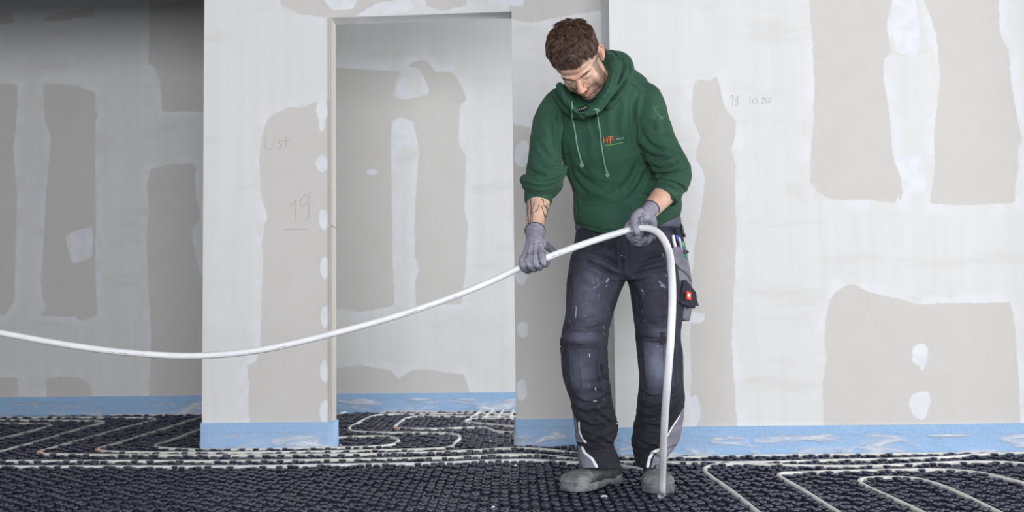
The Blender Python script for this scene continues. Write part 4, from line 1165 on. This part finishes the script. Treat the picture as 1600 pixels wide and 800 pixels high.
HCR = [
 ([(818,276),(838,281),(866,277),(884,266)],2.2,.007), ([(819,287),(842,292),(866,288),(883,278)],1.8,.007), ([(822,297),(842,301),(864,298)],1.6,.0025), ([(840,255),(858,263),(879,258)],3,.006),
 ([(826,262),(838,272),(850,275)],2.6,.005), ([(848,235),(862,250),(878,252)],3.2,.005), ([(838,215),(850,235),(870,246)],3.5,.003), ([(852,170),(862,200),(866,235)],5,.003), ([(872,180),(873,210),(878,245),(882,258)],3.0,.010),
 ([(1010,255),(1030,264),(1056,252)],3,.007), ([(1018,270),(1040,272),(1072,262)],2.2,.007), ([(1020,281),(1042,284),(1066,292),(1070,304)],1.8,.006), ([(1004,244),(1014,262),(1022,272)],2.5,.007),
 ([(1024,289),(1040,290),(1056,300),(1061,312)],1.6,.002), ([(1000,205),(1018,228),(1048,236)],3.5,.005), ([(1000,228),(1020,245),(1050,246)],3,.005), ([(1012,190),(1028,205),(1050,205)],4,.003), ([(1026,150),(1036,185),(1042,215)],5,.003),
 ([(998,142),(991,165),(993,205),(1003,242),(1014,262)],3,.009), ([(988,160),(982,200),(985,235)],6,.004), ([(965,165),(964,200),(975,235)],6,.003),
 ([(880,225),(896,262),(930,292),(960,303)],4.5,.005), ([(884,245),(895,275),(915,300)],3.5,.006), ([(1002,245),(985,280),(962,303)],5,.005), ([(1010,262),(1000,290),(985,312)],4,.005), ([(905,250),(925,280),(965,296)],5,.0035),
 ([(897,300),(902,325),(904,345)],2.5,.004), ([(938,200),(934,240),(945,285)],7,.003), ([(915,215),(920,250),(935,280)],6,.0025),
 ([(900,342),(925,350),(950,354),(1000,350),(1030,338),(1058,325)],1.4,.0012), ([(1000,300),(1020,310),(1050,300)],3,.004), ([(1010,330),(1035,322),(1060,312)],3,.004),
 ([(955,108),(951,128),(941,148),(928,163)],1.7,.007), ([(968,90),(975,102),(968,122),(955,145)],2,.005), ([(950,80),(962,88),(966,98)],2,.006), ([(985,112),(975,130),(960,150),(942,168)],2.6,.009), ([(978,96),(984,106),(984,116)],1.5,.004),
 ([(902,178),(920,183),(940,176)],1.8,.005), ([(880,150),(888,166),(900,180)],1.8,.005), ([(870,140),(880,162),(893,178)],2.5,.006), ([(922,178),(928,205),(938,225)],3.5,.002),
 ([(982,130),(990,134),(999,141)],1.2,.003),
]
# little gathers across the folded hood edge
for i, (u, v, a) in enumerate([(962,100,.2),(963,108,.1),(962,116,.0),(960,124,-.2),(957,132,-.3),(953,140,-.45),(948,148,-.55),(942,156,-.7),(935,163,-.9),(953,92,.8),(946,86,1.2)]):
    c_, s_ = math.cos(a), math.sin(a); HCR.append(([(u-5*c_, v-5*s_*-1-1), (u+4*c_, v+4*s_*-1)], 1.2, .0032))
creases(me, HCR, 2.0)
field(me, 'seamline', [([(905,352),(906,352)],.1)], True, 'line')
px = proj(coords(me))
set_attr(me, 'dust', np.clip(.9*soft(922,330,14,14)*0 if False else .9*np.exp(-(((px[:,0]-922)/13)**2+((px[:,1]-334)/10)**2)) + .55*np.exp(-(((px[:,0]-1030)/9)**2+((px[:,1]-176)/16)**2)) + .3*np.exp(-(((px[:,0]-960)/20)**2+((px[:,1]-300)/8)**2)), 0, 1))
hoodie = link('hooded_sweatshirt', me, M_GREEN, person)
hoodie['label'] = 'dark green hooded sweatshirt with pushed up sleeves'
BVH_ = BVHTree.FromPolygons([v.co for v in me.vertices], [p.vertices for p in me.polygons])
def plain(o):
    n = len(o.data.vertices)
    for a in ('seamline', 'dust'): set_attr(o.data, a, np.full(n, -5.0 if a == 'seamline' else 0.0))
    return o
M_LSEAM = simple('green_seam_thread', srgb(62, 98, 80), .9)
M_LACE = mat_cloth('pale_green_cord', srgb(98, 138, 122), srgb(120, 158, 142))
M_RIB = mat_cloth('green_rib_knit', srgb(42, 76, 60), srgb(52, 88, 70))
plain(patch(BVH_, [(917,316),(950,319),(986,318),(991,334),(996,352),(950,359),(900,347),(905,330),(910,320)], .003, nx=26).build('kangaroo_pocket', M_GREEN, hoodie))
for pl in ([(1003,246),(997,225),(992,200),(989.5,172),(995,150),(1003,140),(1014,137)], [(1001,246),(994.5,225),(989.5,200),(987,172),(992.5,149),(1001,138.5)], [(980,128),(990,131),(1001,139)],
           [(838,178),(856,205),(866,240),(878,262)], [(899,343),(925,350),(950,353),(1000,349),(1030,338),(1058,326)]):
    p = drape(BVH_, pl, -.0002)
    if len(p) > 2: MB().tube(p, .0013, 6).build('seam', M_LSEAM, hoodie)
for pl in ([(917,316.8),(950,320),(986,319)], [(910,320),(905.5,345)], [(914,318),(910,346)], [(986,319),(991,334)]):
    p = drape(BVH_, pl, .0045)
    if len(p) > 2: MB().tube(p, .0010, 6).build('pocket_seam', M_LSEAM, hoodie)
# ribbed cuffs
for ch, name in (([(842,298,3.655,.0500),(841.5,305,3.645,.0488),(841,313.5,3.632,.0475)], 'cuff'), ([(1047,292,3.655,.0515),(1043,299,3.65,.050),(1037.5,308,3.642,.048)], 'cuff')):
    pts, rd = chain(ch, 4); m = MB(); V_ = []; F_ = []
    n = 120; M = len(pts)
    for side in (0, 1):
        for i in range(M):
            q = pts[i]; t = (pts[min(i+1, M-1)]-pts[max(i-1, 0)]).normalized()
            u = Vector((0, 1, 0)); u = (u - t*u.dot(t)).normalized(); w = t.cross(u)
            for k in range(n):
                a = 2*math.pi*k/n; r_ = rd[i] + (.0016 + .0006*math.cos(k*math.pi*.5) if side == 0 else -.004)
                V_.append(q + (u*math.cos(a) + w*math.sin(a))*r_)
    for i in range(M-1):
        for k in range(n):
            a = i*n+k; b2 = i*n+(k+1) % n
            F_.append((a, b2, b2+n, a+n)); F_.append((M*n+a, M*n+a+n, M*n+b2+n, M*n+b2))
    for k in range(n):
        k2 = (k+1) % n
        F_.append((k, M*n+k, M*n+k2, k2)); a = (M-1)*n; F_.append((a+k, a+k2, M*n+a+k2, M*n+a+k))
    m.add(V_, F_).build(name, M_RIB, hoodie)
# drawstrings with knotted ends
for pl, kn in (([(893,158),(894,172),(895,186),(899,205),(902.5,228),(906,242),(908.5,251)], (909.5,257.5)), ([(932,172),(933,180),(935,192),(938.5,212),(941,232),(944,250),(947.5,266)], (949.5,273.5))):
    p = drape(BVH_, pl, .0030, 4); m = MB().tube(p, .0031, 8)
    o = m.build('drawstring', M_LACE, hoodie)
    h, n_ = hitp(BVH_, *kn, .006); k = MB()
    k.ell(h, (.0078, .0070, .0100), None, 14, 10)
    for a in (-.004, 0, .004): k.tube([h+Vector((-.0072, -.003, a)), h+Vector((0, -.0075, a+.002)), h+Vector((.0072, -.003, a))], .0017, 6)
    k.tube([h+Vector((0, -.002, .008)), p[-1]], .0040, 8)
    k.build('knot', M_LACE, o)
m = MB(); m.tube(drape(BVH_, [(928,172),(932,170),(936,173)], .001, 3), .004, 8); m.build('string_eyelet', M_LACE, hoodie)
# inner neck: darker shirt, black clip with pale letters
lin = MB()
lin.tube(*chain([(884,140,3.70,.020),(888,154,3.68,.018),(900,166,3.67,.014),(918,170,3.66,.012),(934,161,3.665,.018),(945,146,3.67,.021),(951,126,3.69,.022),(951,108,3.72,.022),(945,95,3.76,.022)]), n=14)
plain(lin.build('hood_lining', M_GREEN, hoodie))
ncm = MB(); ncm.tube(crom([P(893,160,3.68), P(905,167,3.645), P(917,169,3.64), P(930,162,3.655), P(938,148,3.68)], 5), .012, 12)
ncm.build('shirt_collar', simple('inner_green_shirt', srgb(22, 84, 52), .85), person)
cl = MB().tube([P(899,172.5,3.612), P(908,170.5,3.600), P(917,167.5,3.602)], .0085, 10, flat=.45, up=(0, 1, 0))
clo = cl.build('collar_clip', simple('black_collar_clip', srgb(18, 18, 20), .5), person)
M_DOT = simple('grey_clip_mark', srgb(170, 176, 176), .5)
for u, v in ((902,171),(905,170.4),(908,169.4),(911,169),(914,167.8)): MB().ell(P(u, v, 3.5925 if u > 903 else 3.598), (.0016, .0010, .0022), None, 6, 5).build('clip_mark', M_DOT, clo)
# chest print
M_OR = simple('orange_print', srgb(232, 104, 72), .7); M_LG = simple('light_green_print', srgb(120, 196, 120), .7); M_WP = simple('pale_print', srgb(196, 214, 204), .7)
def stroke(pls, r, name, mat, bv=None, parent=None):
    m = MB()
    for pl in pls:
        p = drape(bv or BVH_, pl, .0012, 3)
        if len(p) > 1: m.tube(p, r, 6, flat=.35, up=(0, 1, 0))
    return m.build(name, mat, parent or hoodie)
stroke([[(943,215),(943.6,223)], [(948.4,214.6),(949,222.6)], [(943.4,219.4),(948.8,218.8)], [(950.8,214.8),(957.4,213.8)], [(951,218.4),(958.4,218.6)], [(953.2,214.8),(953.8,225)]], .0017, 'print_letters', M_OR)
stroke([[(944.5,227.3),(958,225.8),(974,222.6)]], .0009, 'print_line', M_LG)
stroke([[(963,217.4),(964.4,217.2)], [(965.3,218),(966,215.8)], [(967,217.5),(968.4,217)], [(969.2,217.6),(969.8,215.4)], [(971,216.6),(972.4,216.2)], [(973.2,216.8),(973.6,214.6)]], .0008, 'print_small_letters', M_WP)

# ---- gloves -------------------------------------------------------------------------------
def mat_glove():
    t = NT('grey_glove_knit'); co = t.coord(); n = t.noise(60, 4, .6, co); k = t.noise(600, 2, .5, co)
    c = t.mix(t.step(n, .3, .7), srgb(132, 130, 148), srgb(156, 153, 170))
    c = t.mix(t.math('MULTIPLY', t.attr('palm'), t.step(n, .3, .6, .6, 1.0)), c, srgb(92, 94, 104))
    t.base(c).set(Roughness=.75); t.bump(t.math('ADD', k, n), .35, .002); return t.m
M_GLOVE = mat_glove()
def glove(hand, cuff, lab, palmfn, cr):
    m = MB()
    for c in hand['palm']: m.tube(*chain(scaled(c, 1.06)), n=16)
    for c in hand['finger']: m.tube(*chain(scaled(c, 1.02), 6), n=14)
    m.tube(*chain(cuff), n=20)
    me = remeshed(m, .0016, 2, .5)
    V = coords(me); N = normals(me)
    put(me, V + N*(warble(V, 31, 160)*.0006 + warble(V, 32, 330)*.00025)[:, None])
    creases(me, cr, 1.6)
    set_attr(me, 'palm', palmfn(proj(coords(me)), facing(coords(me), normals(me))))
    o = link('work_glove', me, M_GLOVE, person); o['label'] = lab
    return o
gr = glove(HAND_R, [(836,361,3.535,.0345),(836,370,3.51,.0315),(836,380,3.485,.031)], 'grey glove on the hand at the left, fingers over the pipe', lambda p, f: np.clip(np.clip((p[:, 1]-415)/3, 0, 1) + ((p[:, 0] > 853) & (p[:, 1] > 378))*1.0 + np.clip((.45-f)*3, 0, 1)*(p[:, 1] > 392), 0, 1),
    [([(826,380),(824,392),(822,402)],1.1,.0025), ([(833,385),(832,396),(832,412)],1.0,.003), ([(841,383),(841,395),(843,410)],1.0,.003), ([(823,398),(822,410),(823,418)],.9,.0025), ([(822,376),(836,379),(850,376)],1.2,.0016), ([(825,384),(838,383)],1.2,-.0012)])
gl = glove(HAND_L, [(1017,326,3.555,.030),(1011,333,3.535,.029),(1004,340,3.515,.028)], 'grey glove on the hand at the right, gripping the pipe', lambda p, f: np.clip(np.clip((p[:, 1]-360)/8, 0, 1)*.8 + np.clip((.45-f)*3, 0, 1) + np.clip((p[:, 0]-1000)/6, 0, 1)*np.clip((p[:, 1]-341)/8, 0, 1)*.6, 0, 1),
    [([(998,338),(1000,350),(1001,360)],1.0,.0025), ([(986,352),(990,362),(992,368)],1.0,.0025), ([(984,366),(994,375),(1008,376)],1.0,.0025), ([(984,372),(996,382),(1010,380)],.9,.0022), ([(1002,330),(1012,340)],1.2,.0016)])
for g, ch in ((gr, [(836,360.5,3.537,.0352),(836,363.5,3.528,.0348)]), (gl, [(1017.5,325.5,3.556,.0308),(1015.5,328,3.548,.0304)])):
    pts, rd = chain(ch, 3); t = (pts[-1]-pts[0]).normalized(); u = Vector((0, 1, 0)); u = (u-t*u.dot(t)).normalized(); w = t.cross(u)
    ringp = [pts[0] + (u*math.cos(a)+w*math.sin(a))*rd[0] for a in np.linspace(0, 2*math.pi, 41)]
    MB().tube(ringp, .0016, 6).build('cuff_edge', simple('dark_glove_edge', srgb(58, 56, 62), .8), g)

# ---- boots --------------------------------------------------------------------------------
def mat_boot(name, a, b_, dusty):
    t = NT(name); co = t.coord(); n = t.noise(26, 5, .7, co); f = t.noise(260, 3, .7, co)
    c = t.mix(t.step(f, .3, .7), a, b_)
    c = t.mix(t.math('MULTIPLY', t.step(n, .40, .60), dusty), c, srgb(156, 160, 163))
    t.base(c).set(Roughness=.8); t.bump(f, .3, .002); return t.m
M_UP = mat_boot('dusty_green_black_leather', srgb(40, 49, 47), srgb(62, 74, 70), .22)
M_TOE = mat_boot('scuffed_toe_leather', srgb(82, 86, 88), srgb(118, 123, 125), .5)
M_SOLE = mat_boot('dusty_boot_rubber', srgb(74, 78, 82), srgb(108, 113, 118), .5)
M_WELT = simple('pale_worn_welt', srgb(150, 154, 158), .8); M_EYE = simple('pale_eyelet', srgb(190, 192, 190), .5); M_LC = simple('dusty_laces', srgb(120, 124, 122), .8)
M_TREAD = simple('dark_tread', srgb(44, 46, 50), .85)
def sole_parts(sole, tr):
    # the tread blocks belong to the sole's own mesh
    me2 = mesh_np('t', tr.V, tr.F); bm = bmesh.new(); bm.from_mesh(sole.data); bm.from_mesh(me2); bm.to_mesh(sole.data); bm.free()
def boot(fr, ank, side, lab):
    L = fr[3] + .004
    # half width and centre line along the length (0 heel .. 1 toe)
    S = [0, .03, .10, .22, .38, .52, .66, .78, .88, .95, .985, 1.0]
    W = [.012, .028, .038, .042, .040, .043, .051, .056, .054, .044, .030, .012]
    Cn = [0, 0, 0, 0, .002, .004, .005, .004, .001, -.002, -.003, -.004]
    TH = [.055, .072, .085, .090, .086, .080, .071, .065, .062, .056, .046, .030]
    def sec(s): return np.interp(s, S, W), np.interp(s, S, Cn)*side, np.interp(s, S, TH)
    ss = list(np.linspace(0, 1, 34)); n = 22
    up = MB(); V_ = []; F_ = []
    for s in ss:
        w, c, h = sec(s)
        for k in range(n):
            a = 2*math.pi*k/n; cs, sn = math.cos(a), math.sin(a)
            tt = math.copysign(abs(cs)**.75, cs)*w; zz = .020 + (h-.020)*(.5+.5*math.copysign(abs(sn)**.8, sn))
            V_.append(fpt(fr, s*L, c+tt, zz))
    for i in range(len(ss)-1):
        for k in range(n): F_.append((i*n+k, i*n+(k+1) % n, (i+1)*n+(k+1) % n, (i+1)*n+k))
    F_.append(tuple(range(n-1, -1, -1))); F_.append(tuple((len(ss)-1)*n+k for k in range(n)))
    up.add(V_, F_)
    A = P(*ank)
    up.tube(crom([fpt(fr, L*.22, 0, .05), fpt(fr, L*.24, 0, .10), A + Vector((0, 0, .015)), A + Vector((0, 0, .05))], 4), [.046,.046,.048,.048], 20)
    up.tube(crom([fpt(fr, L*.30, 0, .10), fpt(fr, L*.45, 0, .085), fpt(fr, L*.58, 0, .072)], 4), [.028,.022,.016], 14)
    me = remeshed(up, .003, 3, .5)
    V = coords(me); N = normals(me); o_ = np.array(fr[0]); s_ = (V-o_) @ np.array(fr[1]) / L; z_ = V[:, 2]; l_ = (V-o_) @ np.array(fr[2])
    d = warble(V, 41, 90)*.0008
    # toe cap step, lacing furrow, ankle wrinkles
    edge = s_ - (.70 - .9*np.clip(z_-.04, 0, .05)*2 + np.abs(l_)*1.2)
    d += .0022/(1+np.exp(-edge*90))
    d -= .0018*np.exp(-(np.abs(np.abs(l_)-.020)/.003)**2)*((s_ > .3) & (s_ < .6) & (z_ > .06))
    d -= .002*np.exp(-((z_-.085-.03*np.sin(s_*30))/.004)**2)*(s_ < .3)
    put(me, V + N*d[:, None])
    for mt in (M_UP, M_TOE): me.materials.append(mt)
    pc = np.empty(len(me.polygons)*3, np.float32); me.polygons.foreach_get('center', pc); pc = pc.reshape(-1, 3).astype(float)
    s2 = (pc-o_) @ np.array(fr[1]) / L; l2 = (pc-o_) @ np.array(fr[2])
    me.polygons.foreach_set('material_index', ((s2 - (.68 - 1.6*np.clip(pc[:, 2]-.04, 0, .05) + np.abs(l2)*1.2)) > 0).astype(np.int32))
    bt = link('work_boot', me, None, person); bt['label'] = lab
    # sole: outline swept, rising over the toe as a rubber bumper, waisted before the heel
    V_ = []; F_ = []; ns = 60; outl = []
    for i in range(ns):
        a = 2*math.pi*i/ns
        s = .5 - .5*math.cos(a); s = min(max(s, .0), 1)
        w, c, h = sec(s); outl.append((s, c + math.copysign(1, math.sin(a))*w if 0 < i != ns//2 else c))
    levels = [(0.0, -.002), (.004, .002), (.014, .0028), (.019, .003), (None, .0016), (None, -.012)]
    for li, (z0, ex) in enumerate(levels):
        for s, l in outl:
            top = .024 + .012*np.clip((s-.70)/.2, 0, 1) + .008*np.clip((.2-s)/.2, 0, 1) + .004*math.sin(s*22)
            arch = .009*math.exp(-((s-.36)/.07)**2)
            z = (top if li == 4 else top+.0015) if z0 is None else z0 + arch*(1 if z0 < .01 else .4)
            cx, cl_ = .5, 0; dx = (s-.5)*L; ln = math.hypot(dx, l) + 1e-6
            V_.append(fpt(fr, s*L + dx/ln*ex, l + (l/ln)*ex*1.6, z))
    for li in range(len(levels)-1):
        for i in range(ns): F_.append((li*ns+i, li*ns+(i+1) % ns, (li+1)*ns+(i+1) % ns, (li+1)*ns+i))
    F_.append(tuple(range(ns-1, -1, -1)))
    sole = MB().add(V_, F_).build('sole', M_SOLE, bt)
    rim = [Vector(V_[4*ns+i]) for i in range(ns)] ; rim.append(rim[0])
    MB().tube(rim, .0014, 6).build('welt', M_WELT, sole)
    # notches of the tread along the edge
    tr = MB()
    for i in range(0, ns, 2):
        s, l = outl[i]; arch = .009*math.exp(-((s-.36)/.07)**2)
        q = fpt(fr, s*L, l*1.0, .0045+arch); u = Vector((q - fpt(fr, .5*L, 0, 0))); u.z = 0; u.normalize()
        tr.ell(q + u*.004, (.0035, .0035, .0042), None, 6, 5)
    pass
    BV = BVHTree.FromPolygons([v.co for v in me.vertices], [p.vertices for p in me.polygons])
    lm = MB(); em = MB()
    for k in range(4):
        s = .36 + .065*k; a_ = []; 
        for t in np.linspace(-1, 1, 9):
            q = fpt(fr, (s + (.012 if k % 2 else -.012)*t)*L, t*.022, .25); h = BV.ray_cast(q, Vector((0, 0, -1)))[0]
            if h: a_.append(h + Vector((0, 0, .0018)))
        if len(a_) > 2:
            lm.tube(a_, .0021, 6)
            for q in (a_[0], a_[-1]): MB().ell(q, (.0035,.0035,.002), None, 8, 5).build('eyelet', M_EYE, bt)
    if lm.V:
        lm.build('laces', M_LC, bt)
    for l0 in (-.03, .03):
        a_ = []
        for t in np.linspace(0, 1, 10):
            q = fpt(fr, (.60-.35*t)*L, l0*(1+.35*t), .25); h = BV.ray_cast(q, Vector((0, 0, -1)))[0]
            if h and h.z < .10: a_.append(h + Vector((0, 0, .0006)))
        if len(a_) > 2: MB().tube(a_, .0011, 5).build('seam', M_LC, bt)
    return bt
boot(FR, (938, 724, 3.85), 1, 'dusty boot pointing to the lower left')
boot(FLT, (1018, 724, 3.855), -1, 'dusty boot pointing at the viewer, behind the pipe')

# ================================================================== the pipe being bent
HELD = [(-200,488,3.62),(-80,506,3.60),(0,520,3.58),(100,538,3.55),(200,551,3.52),(300,556,3.50),(400,548,3.48),(525,520,3.465),(650,484,3.45),(750,447,3.438),(812,419,3.428),(853,403,3.425),(910,382,3.435),(960,366,3.445),(992,357.5,3.445),
        (1010,356.5,3.43),(1026,362,3.40),(1037,374,3.37),(1045,392,3.335),(1049,420,3.24),(1050.5,465,3.15),(1048.5,520,3.12),(1044,580,3.15),(1039.5,640,3.24),(1036.5,700,3.38),(1035,745,3.52),(1034.5,766,3.57)]
hp = crom([P(*q) for q in HELD], 8)
end = FL(1034.5, 776, -.004)
low = crom([hp[-1], end + Vector((.001, .0, .006)), end + Vector((-.010, .010, -.005)), Vector(HELD_FLOOR[-1])], 5)
fp = list(reversed(HELD_FLOOR))
allp = resample(hp + low[1:] + fp[1:], .012)
k0 = min(range(len(allp)), key=lambda i: (allp[i]-low[3]).length)
rad = [(.0113 if allp[i].x < .45 else .0120) if i < k0-6 else max(.0102, .0120 - .0003*(i-k0+6)) for i in range(len(allp))]
pipe = MB().tube(allp, rad, 18).build('heating_pipe', M_PIPE)
tag(pipe, 'white pipe held in both gloves, sagging left and bending down to the floor', 'pipe', 'pipe being laid')
BVP = BVHTree.FromPolygons([v.co for v in pipe.data.vertices], [p.vertices for p in pipe.data.polygons])
M_INK = simple('grey_pipe_print', srgb(116, 118, 130), .5)
rr = random.Random(3)
def along(u0, u1, dens):
    u = u0; mk = MB()
    xs = [q[0] for q in HELD[:15]]; ys = [q[1] for q in HELD[:15]]
    cc = crom([(a, b2, 0) for a, b2 in zip(xs, ys)], 8); ax = [c.x for c in cc]; ay = [c.y for c in cc]
    while u < u1:
        if rr.random() < dens:
            v = np.interp(u, ax, ay); l = rr.uniform(.5, 1.4); v2 = np.interp(u+l, ax, ay)
            h = drape(BVP, [(u, v+1.6+rr.uniform(-.6, .6)), (u+l, v2+1.6+rr.uniform(-.6, .6))], .0003, 2)
            if len(h) > 1: mk.tube(h, .0007, 4)
        u += 1.7
    if mk.V: mk.build('pipe_print', M_INK, pipe)['label'] = 'small grey print on the pipe'
for a, b2, dn in ((172,182,.4),(185,200,.95),(202,214,.5),(219,226,.95),(345,360,.3),(433,446,.8),(563,572,.3),(636,652,.95),(654,668,.4),(669,675,.95),(700,712,.3),(862,878,.8),(945,955,.3)): along(a, b2, dn)
